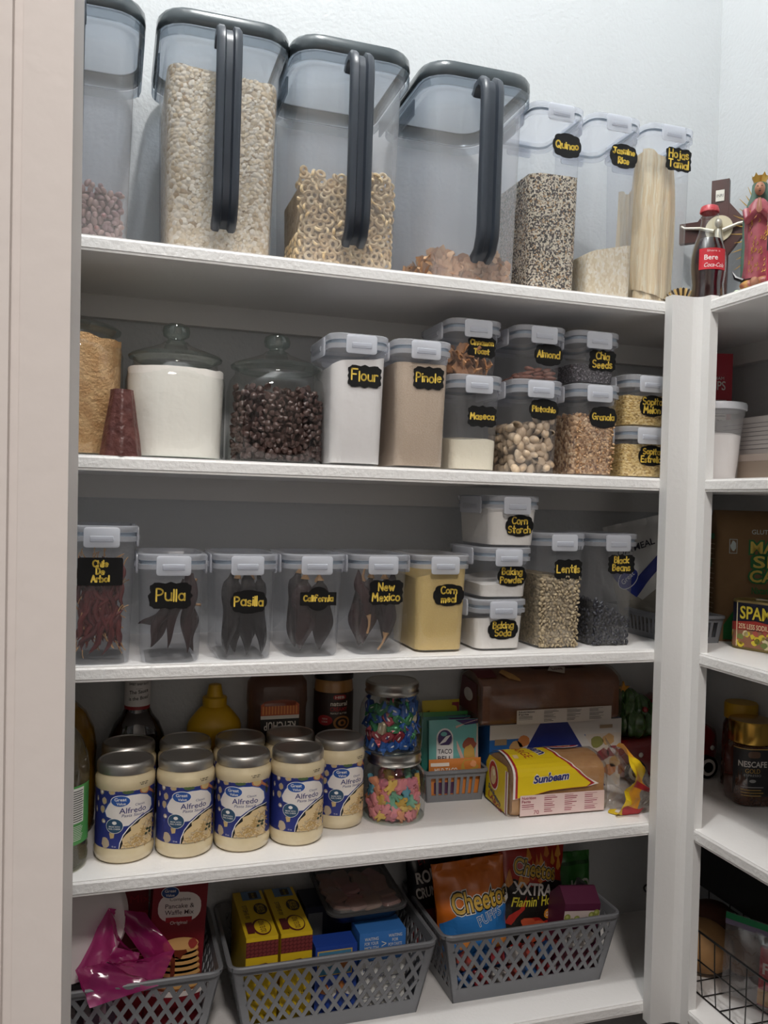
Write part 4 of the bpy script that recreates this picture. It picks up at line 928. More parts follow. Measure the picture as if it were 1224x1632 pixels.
def kid(c):   # little sugared figure shape
    m = MB()
    m.loft([[(x*s, y*s, z) for x, y in [(-.005, -.011), (-.0015, -.011), (0, -.006), (.0015, -.011), (.005, -.011), (.0045, -.003), (.0085, .001), (.0075, .005), (.004, .004), (.004, .008), (.002, .0115), (-.002, .0115), (-.004, .008), (-.004, .004), (-.0075, .005), (-.0085, .001), (-.0045, -.003)]] for z, s in ((-.0035, .75), (-.0025, .95), (.0025, .95), (.0035, .75))], 0)
    return m.build('gummy_candy', mat('gummy_'+c[1:], c, .8, bump=(900, .0007)), smooth=50)
names = {'#D9868C': 'pink', '#D9B45A': 'yellow', '#6FA58A': 'green', '#5E97A8': 'blue', '#C97A88': 'rose', '#D98F6A': 'orange', '#C6A04A': 'golden'}
proto = {c: kid(c) for c in GUM}
seq = []
for lv in range(5):
    for k in range(9):
        a = -pi/2+(k-4)*.42+(lv % 2)*.2; r = .039+rn.uniform(-.002, .001)
        seq.append((r*cos(a), r*sin(a), .011+lv*.0125+rn.uniform(-.002, .002), a))
for k in range(8): seq.append((rn.uniform(-.025, .025), rn.uniform(-.025, .02), .068+rn.uniform(0, .006), 0))
for k, (x, y, z, a) in enumerate(seq):
    lv = k//9
    c = rn.choice(['#D9868C', '#C97A88', '#D9868C', '#D9B45A', '#D98F6A'] if lv < 2 else GUM)
    o = proto[c].copy(); COL.objects.link(o); o.name = 'gummy_candy'; o.location = (-.468+x, .134+y, Z4+z)
    o.rotation_euler = (pi/2+rn.uniform(-.4, .4), rn.uniform(-1.2, 1.2), a+pi/2+rn.uniform(-.3, .3)); s = rn.uniform(1.0, 1.3); o.scale = (s, s, s)
    tag(o, names[c]+' sugared gummy candy in the lower candy jar', 'gummy candy', names[c]+' gummy candies')
for o in proto.values(): bpy.data.objects.remove(o)
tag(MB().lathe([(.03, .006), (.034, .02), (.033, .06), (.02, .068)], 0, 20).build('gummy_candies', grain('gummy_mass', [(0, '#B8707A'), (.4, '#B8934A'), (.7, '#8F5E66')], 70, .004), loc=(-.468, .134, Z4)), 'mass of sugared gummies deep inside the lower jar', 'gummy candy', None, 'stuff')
WR = [('#2A5CA8', 'blue'), ('#2F7A4E', 'green'), ('#8E3440', 'red'), ('#2A4F9E', 'dark blue'), ('#BFB49A', 'gold and white')]
def wrapper(c):
    m = MB(); m.rr([(-.006, .018, .011, .003), (-.004, .022, .014, .004), (.004, .022, .014, .004), (.006, .018, .011, .003)], 0, n=3)
    for s in (-1, 1):
        m.loft([[(s*.010, -.004, -.003), (s*.010, .004, -.003), (s*.010, .004, .003), (s*.010, -.004, .003)], [(s*.013, -.0015, -.001), (s*.013, .0015, -.001), (s*.013, .0015, .001), (s*.013, -.0015, .001)], [(s*.020, -.008, .001), (s*.020, .007, -.002), (s*.021, .008, .001), (s*.021, -.007, .003)]], 0)
    f = plane_fn((0, 0, .0062), (1, 0, 0), (0, 1, 0)); poly(m, oval(0, 0, .0042, .0012, 12), f, 1, 1)
    return m.build('wrapped_candy', [mat('foil_'+c[1:], c, .25, .35, bump=(120, .0015)), ink('#D8D4CC')], smooth=30)
proto = [(wrapper(c), n) for c, n in WR]
seq = []
for lv in range(5):
    for k in range(8):
        a = -pi/2+(k-3.5)*.46+(lv % 2)*.22; seq.append((.038*cos(a), .038*sin(a), .012+lv*.0145, a))
for k in range(6): seq.append((rn.uniform(-.02, .02), rn.uniform(-.03, .02), .078, 0))
for k, (x, y, z, a) in enumerate(seq):
    lv = k//8
    i = rn.choice([0, 3, 0, 0] if lv == 0 else [1, 2, 0, 4, 1, 3] if x < .008 else [0, 3, 4, 1])
    o = proto[i][0].copy(); COL.objects.link(o); o.name = 'wrapped_candy'; o.location = (-.474+x, .138+y, Z4+.115+z)
    o.rotation_euler = (pi/2+rn.uniform(-.5, .5), rn.uniform(-1.5, 1.5), a+pi/2+rn.uniform(-.3, .3))
    tag(o, proto[i][1]+' wrapped candy in the upper candy jar', 'wrapped candy', proto[i][1]+' wrapped candies')
for o, _ in proto: bpy.data.objects.remove(o)

# ---------------------------------------------------------------- baskets
def slot_basket(name, label, loc, w, d, h, flare, m, slots, rotz=0, slant=.12):
    """small plastic basket with upright slots: solid bands above and below, bars between"""
    t = thing(name, label, 'basket', loc, rotz)
    mb = MB(); th = .0018
    def wall(fn, L, ns):
        def q(u0, u1, v0, v1, sl=0):
            out = [];
            for off in (0, th): out += [fn(u0, v0, off), fn(u1, v0, off), fn(u1+sl, v1, off), fn(u0+sl, v1, off)]
            mb.add(out, [(0, 1, 2, 3), (7, 6, 5, 4), (0, 4, 5, 1), (1, 5, 6, 2), (2, 6, 7, 3), (3, 7, 4, 0)], 0)
        q(-L/2, L/2, 0, h*.22); q(-L/2, L/2, h*.78, h)
        e = L*.09; q(-L/2, -L/2+e, h*.22, h*.78); q(L/2-e, L/2, h*.22, h*.78)
        p = (L-2*e)/ns
        for k in range(1, ns): q(-L/2+e+p*k-p*.22, -L/2+e+p*k+p*.22, h*.22, h*.78)
    g = lambda v: flare*v/h
    wall(lambda u, v, o: (u*(1+2*g(v)/w), -d/2-g(v)+o, v), w, slots)
    wall(lambda u, v, o: (-u*(1+2*g(v)/w), d/2+g(v)-o, v), w, slots)
    sl = max(3, int(slots*d/w))
    wall(lambda u, v, o: (-w/2-g(v)+o, -u*(1+2*g(v)/d), v), d, sl)
    wall(lambda u, v, o: (w/2+g(v)-o, u*(1+2*g(v)/d), v), d, sl)
    mb.box(-w/2, w/2, -d/2, d/2, 0, .0018)
    mb.build('body', m, t, smooth=0)
    W, Dd = w+2*flare, d+2*flare
    r = MB(); r.rr([(h-.004, W+.004, Dd+.004, .008), (h-.0035, W+.008, Dd+.008, .01), (h+.001, W+.008, Dd+.008, .01), (h+.002, W+.004, Dd+.004, .008), (h+.001, W-.004, Dd-.004, .006), (h-.004, W-.004, Dd-.004, .006)], 0, False, False)
    r.build('rim', m, t, smooth=50)
    return t
slot_basket('slotted_basket', 'small grey slotted basket of seasoning packets beside the candy jars', (-.338, .214, Z4), .104, .084, .056, .006, BASKET, 8, -.045)
def packet(name, label, loc, w, h, th, cols, art, rot=(0, 0, 0), cat='packet', group=None):
    t = thing(name, label, cat, loc, 0, group, rot)
    fn = lambda u, v: (u, -th*.5*max(0, (1-(2*u/w)**2))**.5*max(0, min(1, v/(h*.12), (h-v)/(h*.12)))**.7, v)
    m = MB().grid(lambda s, q: fn((s-.5)*w, q*h), 12, 14, 0); b = MB().grid(lambda s, q: (lambda p: (p[0], -p[1]+.0004, p[2]))(fn((.5-s)*w, q*h)), 12, 14, 0)
    m.add(b.v, b.f, 0); m.build('pouch', cols[0], t)
    pf = lambda u, v, l=0: (lambda p: Vector((p[0], p[1]-.0003-.0002*l, p[2])))(fn(u, v))
    a = MB(); art(a, pf); a.build('print', cols, t, smooth=0)
    return t
def taco_art(a, f):
    s = .004
    poly(a, [(.002, .125), (.046, .135), (.046, .04), (.018, .05), (.004, .085)], f, 4, 1, s)
    poly(a, [(.002, .135), (.047, .1355), (.047, .128), (.02, .126)], f, 2, 1, s)
    poly(a, oval(-.019, .105, .0155, .017, 20)[:], f, 1, 2, s); poly(a, rect(-.0345, -.0035, .062, .105), f, 1, 2, s)
    poly(a, oval(-.019, .1045, .0130, .0145, 20), f, 2, 3, s); poly(a, [(-.030, .094), (-.017, .108), (-.008, .110), (-.018, .098)], f, 1, 4, s); poly(a, oval(-.021, .112, .006, .004, 12), f, 0, 4, s); poly(a, rect(-.033, -.005, .088, .0925), f, 1, 4, s)
    text(a, 'TACO', -.019, .0815, .0080, f, 3, 4, w=.026, off=.012); text(a, 'BELL', -.019, .0695, .0080, f, 3, 4, w=.026, off=.012)
    poly(a, blob(.028, .092, .013, .012, 14, .3, 2), f, 6, 2, s); poly(a, blob(.028, .075, .011, .016, 14, .3, 3), f, 5, 3, s)
TC = [mat('teal_pouch', '#6FB3AE', .3), ink('#E4E2E0'), ink('#3E2A5E'), ink('#2A2430'), ink('#D6B2A4'), ink('#C8A152'), ink('#8E4A3A')]
TG = [mat('dark_teal_pouch', '#2E7A6E', .3)]+TC[1:]
TE = [mat('green_pouch', '#3F8F4A', .3)]+TC[1:]
packet('seasoning_packet', 'front teal taco packet showing a bell sign in the slotted basket', (-.336, .1840, Z4+.004), .094, .136, .012, TC, taco_art, (radians(-5), 0, -.05))
packet('seasoning_packet', 'dark teal packet directly behind the front taco packet', (-.344, .2010, Z4+.004), .094, .138, .011, TG, taco_art, (radians(-5), 0, -.05))
packet('seasoning_packet', 'green-topped packet at the back of the slotted basket', (-.342, .2180, Z4+.004), .094, .142, .011, TE, taco_art, (radians(-5), 0, -.05))
def mild_art(a, f):
    poly(a, rect(-.046, -.012, .058, .064), f, 1, 1, .004); text(a, 'MILD TACO', -.018, .0500, .0095, f, 1, 2, w=.042, off=.02)
    poly(a, blob(.026, .055, .016, .014, 12, .4, 2), f, 2, 1, .004); poly(a, blob(.034, .060, .006, .006, 10, .3, 3), f, 3, 2, .004)
    poly(a, rect(-.04, .0, .010, .03), f, 4, 1, .004)
packet('seasoning_packet', 'low orange packet reading Mild Taco at the front of the slotted basket', (-.338, .1752, Z4+.004), .098, .070, .006, [mat('orange_pouch', '#C97A35', .4), ink('#E8DDD0'), ink('#B9933E'), ink('#E09A6A'), ink('#4A2446')], mild_art, (radians(-3), 0, -.05))
def yel_art(a, f):
    poly(a, rect(.022, .036, .06, .155), f, 1, 1, .004)
    for k in range(4): poly(a, [(-.03+.012*k, .14-.004*k), (-.022+.012*k, .142-.004*k), (-.024+.012*k, .139-.004*k)], f, 2, 1, .004)
packet('seasoning_packet', 'yellow packet with red edge sticking up behind the taco packets', (-.342, .2440, Z4+.004), .074, .160, .006, [mat('yellow_pouch', '#C9B32E', .4), ink('#8E3440'), ink('#5A4A1C')], yel_art, (0, 0, 0))

# ---------------------------------------------------------------- bread
CRUST = mat('bread_crust', '#C99F6E', .8, var=(40, '#B98A58'), bump=(120, .0012))
FILM = clear('bread_bag_film', '#F6F2EC', .05, .12, edge=.5, base=.06)
def loaf(name, label, loc, L, d, h, rotz, crust, art, artm, dome=.012, cat='bread'):
    t = thing(name, label, cat, loc, rotz)
    def sec(s, k=1., z0=0):     # loaf cross-section in (y,z): flat base, domed top
        pts = [(-d/2+.008, 0), (d/2-.008, 0), (d/2-.002, .004), (d/2, .012), (d/2-.001, h*.6), (d/2, h*.78), (d/2-.006, h*.90), (d/2-.02, h*.98), (.01, h+dome*.4), (-.015, h+dome*.3), (-d/2+.02, h*.98), (-d/2+.006, h*.91), (-d/2, h*.80), (-d/2+.001, h*.6), (-d/2, .012), (-d/2+.002, .004)]
        return [(s, y*k, h*.5+(z-h*.5)*k) for y, z in pts]
    n = 17; R = []
    for i in range(n+1):
        s = -L/2+.004+(L-.008)*i/n; R.append(sec(s, .955 if i in (0, n) else .975+.006*(i % 2)))
    MB().loft(R, 0).build('loaf', crust, t, smooth=60)
    rn_ = random.Random(3); R = []
    for i in range(13):
        s = -L/2+L*i/12; k = 1.0+.010*rn_.random()
        if i == 0: R.append(sec(s-.002, .90))
        R.append(sec(s, k))
    R.append(sec(L/2+.006, .85)); R.append(sec(L/2+.014, .60))
    MB().loft(R, 0, True, True).build('bag', FILM, t, smooth=70)
    a = MB()
    fr = lambda u, v, l=0: Vector((u, -d/2-.0028-.0003*l, v))
    def wrap(u, v, l=0):    # v runs up the front then back across the domed top
        P = [(-d/2, .012), (-d/2, h*.80), (-d/2+.006, h*.91), (-d/2+.02, h*.98), (-.015, h+dome*.3), (.01, h+dome*.4), (d/2-.02, h*.98), (d/2-.006, h*.90)]
        acc = 0; o_ = .0022+.0003*l; v = v-.012
        for (y0, z0), (y1, z1) in zip(P, P[1:]):
            sl = math.hypot(y1-y0, z1-z0)
            if v <= acc+sl or (y1, z1) == P[-1]:
                q = (v-acc)/sl; ny, nz = -(z1-z0)/sl, (y1-y0)/sl
                return Vector((u, y0+(y1-y0)*q+ny*o_, z0+(z1-z0)*q+nz*o_))
            acc += sl
    en = lambda u, v, l=0: Vector((-L/2-.0032-.0003*l, -u, v))
    art(a, fr, wrap, en, L, d, h); a.build('print', artm, t, smooth=0)
    return t
def facts(a, f, x0, x1, z0, z1, c, bg, big, l=2):
    poly(a, rect(x0, x1, z0, z1), f, bg, l, .008); W, H = x1-x0, z1-z0
    text(a, 'Nutrition', x0+W*.02, z1-H*.13, H*.13, f, c, l+1, w=W*.16, off=.02, al='l'); text(a, 'Facts', x0+W*.02, z1-H*.30, H*.13, f, c, l+1, w=W*.10, off=.02, al='l')
    if big: text(a, big, x0+W*.19, z0+H*.16, H*.19, f, c, l+1, w=W*.06)
    rn_ = random.Random(5)
    for col in range(4):
        for k in range(9):
            w_ = W*rn_.uniform(.10, .18); v = z1-H*(.10+.095*k)
            if col == 0 and (k < 4 or (k > 6)): continue
            if col == 0: w_ = W*.14
            poly(a, rect(x0+W*(.02+.24*col+.02*(col > 0)), x0+W*(.02+.24*col)+w_, v, v+H*(.035 if k % 3 else .018)), f, c, l+1, .02)
def sun_art(a, f, wp, en, L, d, h):
    s = .006
    # yellow wrap with red and white edging on the front and the top
    top = h*.85+.085
    lo = [(-L/2+.003, .032), (-.05, .037), (-.02, .043), (.02, .045), (.050, .0455), (.074, .050)]
    hi = [(.052, .062), (.030, .080), (.014, .104), (.008, .135), (.004, .172), (-L/2+.003, .172)]
    poly(a, lo+hi, wp, 1, 1, s)
    poly(a, [(-L/2+.007, .033)]+lo[1:5]+[(.066, .051)]+[(x-.004, v+.001) for x, v in hi[:5]]+[(-L/2+.007, .172)], wp, 2, 2, s)
    poly(a, [(-L/2+.011, .034)]+[(x, v+.0008) for x, v in lo[1:5]]+[(.058, .052)]+[(x-.009, v+.001) for x, v in hi[:5]]+[(-L/2+.011, .172)], wp, 0, 3, s)
    # blue triangle end label across the top right, with a red-edged oval of sliced bread
    text(a, 'Sunbeam', -.018, .066, .0125, wp, 1, 4, w=.066, off=.085, shear=.25, rot=.06); text(a, 'Sunbeam', -.018, .066, .0125, wp, 3, 5, w=.066, off=.035, shear=.25, rot=.06)
    text(a, 'LARGE', -.052, .128, .0165, wp, 2, 4, w=.048, off=.0, rot=-pi/2+.25, shear=.1); text(a, 'beam', -.022, .136, .019, wp, 1, 4, w=.044, off=.08, rot=-pi/2+.3); text(a, 'beam', -.022, .136, .019, wp, 3, 5, w=.044, off=.03, rot=-pi/2+.3)
    poly(a, rect(-.075, -.066, .105, .115), wp, 4, 4, s)
    poly(a, oval(.030, .150, .040, .0155, 26, -.12), wp, 1, 4, s); poly(a, oval(.030, .150, .037, .0132, 26, -.12), wp, 2, 5, s)
    for k in range(4): poly(a, blob(.008+.012*k, .153-.002*k, .0095, .0085, 10, .2, k), wp, 4 if k % 2 else 6, 6, s)
    # left end of the wrap
    poly(a, [(-d/2+.006, .004), (d/2-.004, .004), (d/2-.003, h*.8), (d/2-.012, h*.93), (-d/2+.02, h*.93), (-d/2+.006, h*.75)], en, 0, 1)
    poly(a, rect(d/2-.016, d/2-.004, .004, h*.85), en, 1, 2); poly(a, rect(d/2-.012, d/2-.0085, .004, h*.85), en, 5, 3)
    poly(a, oval(-.012, h*.60, .020, .026, 22, .3), en, 1, 2); poly(a, oval(-.012, h*.60, .018, .0235, 22, .3), en, 2, 3); poly(a, blob(-.012, h*.59, .012, .017, 12, .2, 2), en, 4, 4); poly(a, blob(-.009, h*.66, .006, .006, 10, .2, 2), en, 6, 5)
    text(a, 'Sunbeam', -.006, h*.24, .009, en, 3, 3, w=.055, off=.02, rot=-.35); text(a, 'LARGE', -.002, h*.09, .011, en, 2, 3, w=.06, off=.01, rot=-.3)
    facts(a, f, -L/2+.016, L/2-.006, .003, .038, 5, 7, '70', 2)
loaf('bread_loaf', 'sliced white bread in a yellow and clear bag at the front of the fourth shelf', (-.1870, .1220, Z4), .182, .105, .090, -.03, CRUST, sun_art,
     [ink('#E2C51E', .3), ink('#EDE6E0', .3), ink('#A8242C'), ink('#232B6E'), ink('#D9BE8E'), ink('#97344A'), ink('#F0E4C4'), mat('pale_pink_film', '#E2C8C2', .4)])
def brown_art(a, f, wp, en, L, d, h):
    facts(a, f, -L*.26, L*.42, .002, .028, 1, 0, None, 2)
    poly(a, [(-.10, .105), (-.088, .085), (-.066, .08), (-.075, .098), (-.09, .115)], wp, 3, 1, .008); poly(a, rect(-.148, -.11, .09, .17), wp, 2, 1, .008)
    poly(a, rect(-.02, .09, .118, .165), wp, 2, 1, .008)
    poly(a, [(.0, .105), (.03, .094), (.042, .115), (.02, .13)], wp, 0, 2, .008); text(a, 'Love', .022, .111, .010, wp, 2, 3, w=.022, off=.02)
    poly(a, [(-.045, .02), (.04, .02), (.035, .075), (-.03, .08)], en, 2, 1); poly(a, oval(0, .05, .02, .012), en, 0, 2)
BRN = mat('wheat_crust', '#7A4B2E', .75, var=(40, '#693D24'), bump=(120, .001))
loaf('bread_loaf', 'brown wheat bread loaf in a clear bag lying on the white and blue box', (-.148, .2220, Z4+.1285), .290, .100, .090, 0, BRN, brown_art, [ink('#C9C2BA'), ink('#2A2A2E'), ink('#5A1F24'), ink('#B58A50')])
t = thing('cracker_box', 'white and blue food box under the brown bread, taped at the corners', 'box', (-.130, .2300, Z4))
MB().box(-.138, .138, -.044, .044, 0, .127).build('carton', ink('#2C66A8'), t, smooth=0)
m = MB(); f = plane_fn((0, -.0442, 0), (1, 0, 0), (0, 0, 1))
poly(m, rect(-.138, .138, .100, .127), f, 0, 1); poly(m, [(-.138, .0), (-.09, .0), (-.09, .100), (-.138, .100)], f, 2, 1)
poly(m, [(.06, .100), (.138, .100), (.138, .0), (.06, .0)], f, 4, 1)
poly(m, [(-.052, .127), (.038, .127), (.128, .0), (-.130, .0)], f, 0, 2); poly(m, [(-.036, .127), (.020, .127), (.106, .0), (-.112, .0)], f, 3, 3)
for k, (x, z, c) in enumerate([(.085, .085, 7), (.11, .088, 5), (.12, .065, 6), (.10, .06, 6), (.125, .045, 5), (.115, .03, 8), (-.085, .085, 5), (-.07, .095, 8)]): poly(m, blob(x, z, .013, .011, 12, .3, k), f, c, 3)
poly(m, rect(-.128, -.104, .090, .101), f, 1, 4); poly(m, rect(.09, .118, .110, .1165), f, 1, 4)
m.build('print', [ink('#CFCBC6'), ink('#9A8468'), ink('#2C66A8'), ink('#1F2C74'), ink('#CFC4B8'), ink('#C29A66'), ink('#8E3A40'), ink('#8A8A4A'), ink('#C77F4A')], t, smooth=0)
# crumpled bag end beside the loaf
t = thing('bread_bag', 'crumpled clear plastic bag with yellow and red print beside the corner post', 'bag', (-.050, .055, Z4))
def crum(s, q):     # a gathered sleeve: wide open mouth to the left, twisted tight towards the post
    a = 2*pi*s; r = (.050*(1-q)**.8+.012)*(1+.16*sin(3*a+q*3)+.10*sin(7*a+q*8)+.05*sin(13*a-q*11))
    x = -.040+.074*q+.008*cos(2*a+.6)*(1-q)+.004*sin(9*a)
    return (x, r*.62*cos(a), max(.0015, .058-.028*q+r*1.12*sin(a)))
m = MB().grid(crum, 60, 18)
def bandmat(i, j):
    s, q = (i+.5)/60, (j+.5)/18
    if q < .14 and .38 < s < .80: return 1
    if .30 < s < .46 and q < .62: return 1 if .36 < s < .42 else 3
    if .50 < s < .62 and q < .5: return 3
    if .62 < s < .68 and q < .75 or .46 < s < .50 and q < .8: return 2
    if .68 < s < .78 and q < .4: return 4
    return 0
m.m = [bandmat(k % 60, k // 60) for k in range(len(m.f))]
m.build('film', [clear('crumpled_film', '#F2EFEA', .12, .08, edge=.7, base=.12), mat('yellow_film', '#E0BE22', .25), mat('red_film', '#A8282E', .3), mat('orange_film', '#D8962A', .3), mat('cream_film', '#E6DCD0', .3)], t, smooth=25)

# ---------------------------------------------------------------- red truck cookie jar with a tree, in the corner
t = thing('cookie_jar', 'red ceramic truck cookie jar carrying a green tree, in the corner behind the post', 'cookie jar', (.113, .222, Z4), -.04)
RED = mat('red_glaze', '#7E1218', .12, coat=.7)
m = MB()
def sec_(x, w_, z0, z1, r=.014): return [(x, p[0], p[1]) for p in [(a, z0+(z1-z0)/2+b) for a, b, _ in rrect(0, w_, z1-z0, r)]]
m.loft([sec_(x, w_, a, b) for x, w_, a, b in [(-.112, .07, .012, .072), (-.108, .082, .008, .080), (-.02, .086, .006, .083), (-.018, .086, .006, .085)]], 0)
m.loft([sec_(x, w_, a, b) for x, w_, a, b in [(-.020, .084, .006, .09), (-.014, .080, .006, .150), (.0, .078, .006, .158), (.040, .078, .006, .156), (.056, .080, .006, .105)]], 0)
m.loft([sec_(x, w_, a, b) for x, w_, a, b in [(.050, .078, .006, .106), (.095, .074, .006, .104), (.116, .066, .010, .094), (.124, .05, .014, .07)]], 0)
m.build('body', RED, t, smooth=50)
for x in (-.072, .088):
    for s in (-1, 1):
        q = MB().tube([(x, s*.036, .023), (x, s*.047, .023)], .0225, 0, 24); q.tube([(x, s*.0465, .023), (x, s*.0482, .023)], .0165, 1, 24); q.tube([(x, s*.048, .023), (x, s*.0490, .023)], .0105, 0, 20)
        q.build('wheel', [mat('black_glaze', '#121112', .2), mat('white_glaze', '#D9D3CC', .2)], t, smooth=40)
f = plane_fn((0, -.0415, 0), (1, 0, 0), (0, 0, 1)); m = MB(); poly(m, [(.004, .105), (.044, .105), (.040, .140), (.008, .145)], f, 0, 1); poly(m, rect(.0, .003, .1, .15), f, 1, 1)
m.build('window', [ink('#A9B3B2'), mat('black_glaze', '#121112', .2)], t, smooth=0)
m = MB()
for x, z in [(-.060, .054), (-.09, .03), (-.03, .035), (.075, .092), (.1, .06)]: m.ball((x, -.0425+.0*x, z), (.005, .0015, .005), 0, 10, 6)
m.build('snow_dots', mat('white_glaze', '#D9D3CC', .2), t)
TREE = mat('green_glaze', '#4A6B3A', .2, coat=.6, var=(90, '#34502B'))
m = MB()
for lv, (x, z, r) in enumerate([(-.092, .110, .030), (-.055, .108, .040), (-.018, .106, .036), (-.085, .136, .026), (-.050, .140, .030), (-.020, .128, .022), (-.070, .158, .022), (-.085, .165, .014)]):
    R = []
    for k in range(7):
        th = pi*k/6; rr_ = r*max(.03, sin(th)); R.append([(x+rr_*(1+.16*cos(9*a+lv))*cos(a), rr_*.95*(1+.16*cos(9*a+lv))*sin(a), z-r*.85*cos(th)) for a in [2*pi*i/36 for i in range(36)]])
    m.loft(R, 0)
m.build('tree', TREE, t, smooth=50)
m = MB().ball((-.050, -.036, .140), .006, 0, 12, 8).ball((-.02, -.034, .105), .005, 0, 12, 8); m.build('ornament', RED, t)
q = MB(); pts = [(-.082+.014*(1 if i % 2 == 0 else .42)*sin(2*pi*i/10), .176+.014*(1 if i % 2 == 0 else .42)*cos(2*pi*i/10)) for i in range(10)]
q.loft([[(a, y, b) for a, b in pts] for y in (-.010, -.004)][::-1], 0); q.build('star', mat('gold_glaze', '#C98A1E', .25), t, smooth=0)

# ---------------------------------------------------------------- lowest shelf: three lattice baskets
def lattice_basket(x, y, label):
    t = thing('lattice_basket', label, 'basket', (x, y, Z5), 0, 'grey lattice baskets on the lowest shelf')
    w, d, h, fl, th = .280, .176, .1235, .0245, .0022
    mb = MB()
    def q4(fn, P):
        out = [fn(u, v, 0) for u, v in P]+[fn(u, v, th) for u, v in P]
        mb.add(out, [(0, 1, 2, 3), (7, 6, 5, 4), (0, 4, 5, 1), (1, 5, 6, 2), (2, 6, 7, 3), (3, 7, 4, 0)], 0)
    def wall(fn, L, n):
        q4(fn, rect(-L/2, L/2, 0, h*.20)); q4(fn, rect(-L/2, L/2, h*.88, h))
        e = L*.045; v0, v1 = h*.20, h*.88; q4(fn, rect(-L/2, -L/2+e, v0, v1)); q4(fn, rect(L/2-e, L/2, v0, v1))
        a, b = -L/2+e, L/2-e; p = (b-a)/n; bw = p*.17; run = 2.5*p
        for s in (1, -1):
            for k in range(-3, n+1):
                u0 = a+p*k; u1 = u0+run; va, vb = v0, v1
                if u0 < a: va = v0+(v1-v0)*(a-u0)/run; u0c = a
                else: u0c = u0
                if u1 > b: vb = v0+(v1-v0)*(b-u0)/run; u1c = b
                else: u1c = u1
                if vb-va < .004: continue
                P = [(u0c-bw, va), (u0c+bw, va), (u1c+bw, vb), (u1c-bw, vb)]
                if s < 0: P = [(-u, v) for u, v in P][::-1]
                q4(lambda u, v, o, s=s: fn(u, v, o+(.0003 if s < 0 else 0)), P)
    g = lambda v: fl*v/h
    wall(lambda u, v, o: (u*(1+2*g(v)/w), -d/2-g(v)*.75+o, v), w, 13)
    wall(lambda u, v, o: (-u*(1+2*g(v)/w), d/2+g(v)*.75-o, v), w, 13)
    wall(lambda u, v, o: (-w/2-g(v)+o, -u*(1+1.5*g(v)/d), v), d, 9)
    wall(lambda u, v, o: (w/2+g(v)-o, u*(1+1.5*g(v)/d), v), d, 9)
    for k in range(12): mb.box(-w/2+.003+w*k/12, -w/2+w*(k+.7)/12, -d/2, d/2, 0, .002)
    mb.box(-w/2, w/2, -d/2, -d/2+.02, .0001, .0021); mb.box(-w/2, w/2, d/2-.02, d/2, .0001, .0021)
    mb.build('lattice_body', BASKET, t, smooth=0)
    W, Dd = w+2*fl, d+1.5*fl
    MB().rr([(h-.006, W+.002, Dd+.002, .016), (h-.006, W+.009, Dd+.009, .02), (h-.0005, W+.010, Dd+.010, .02), (h+.0015, W+.006, Dd+.006, .018), (h+.001, W-.001, Dd-.001, .015), (h-.005, W-.002, Dd-.002, .015)], 0, False, False).build('rim', BASKET, t, smooth=50)
    return t
lattice_basket(-.925, .1580, 'grey lattice basket at the left, holding paper plates and pancake mix')
lattice_basket(-.580, .1580, 'grey lattice basket in the middle, holding yellow taco shell boxes')
lattice_basket(-.2335, .1640, 'grey lattice basket at the right, full of snack bags')
def carton(name, label, loc, w, d, h, base, arts, inks, rot=(0, 0, 0), cat='box', group=None):
    t = thing(name, label, cat, loc, 0, group, rot)
    MB().box(-w/2, w/2, -d/2, d/2, 0, h).build('carton', base, t, smooth=0)
    m = MB(); F = dict(front=plane_fn((0, -d/2-.0003, 0), (1, 0, 0), (0, 0, 1)), left=plane_fn((-w/2-.0003, 0, 0), (0, -1, 0), (0, 0, 1)), top=plane_fn((0, 0, h+.0003), (1, 0, 0), (0, 1, 0)))
    arts(m, F, w, d, h)
    if m.f: m.build('print', inks, t, smooth=0)
    return t
def gv_oval(m, f, u, v, s, blue, white):
    poly(m, oval(u, v, .0145*s, .0100*s), f, white, 4); poly(m, oval(u, v, .0135*s, .0090*s), f, blue, 5)
    text(m, 'Great', u, v+.003*s, .0048*s, f, white, 6, w=.018*s, off=.015); text(m, 'Value', u, v-.0042*s, .0042*s, f, white, 6, w=.014*s, off=.015)
def pancake(m, F, w, d, h):
    f = F['front']; z = h-.222
    poly(m, oval(0, .186+z, .033, .024, 24, 0, .8), f, 0, 1); gv_oval(m, f, -.016, .210+z, .95, 1, 0)
    text(m, 'Complete', .0, .199+z, .0050, f, 2, 2, w=.032); text(m, 'Pancake &', .0, .1885+z, .0070, f, 2, 2, w=.044, off=.006); text(m, 'Waffle Mix', .0, .1785+z, .0070, f, 2, 2, w=.044, off=.006)
    poly(m, rect(-.020, .020, .163+z, .171+z), f, 3, 3); text(m, 'Original', 0, .1625+z, .0052, f, 0, 4, w=.026)
    for k in range(7):
        v = .064+.0095*k+z; a = .037-.0015*k
        poly(m, oval(.006, v, a, .0105, 22), f, 5, 2+k); poly(m, oval(.006, v+.0022, a*.97, .0085, 22), f, 4, 3+k)
    poly(m, oval(.006, .130+z, .027, .010, 22), f, 6, 12); poly(m, blob(.004, .122+z, .012, .016, 14, .5, 3), f, 7, 11); poly(m, blob(-.004, .095+z, .004, .02, 12, .5, 4), f, 7, 11); poly(m, blob(.024, .130+z, .007, .008, 10, .3, 2), f, 8, 13)
    poly(m, oval(.004, .055+z, .041, .010, 22), f, 0, 1)
carton('pancake_mix_box', 'dark red pancake and waffle mix box with a stack of pancakes, left basket', (-.8265, .1520, .005), .083, .048, .222, mat('maroon_card', '#7A1420', .5), pancake, [ink(c) for c in ['#E6DED8', '#24477F', '#4A3438', '#A01C28', '#D9A866', '#8E5426', '#E0B070', '#6E2A14', '#A33A34']], (0, radians(3), 0))
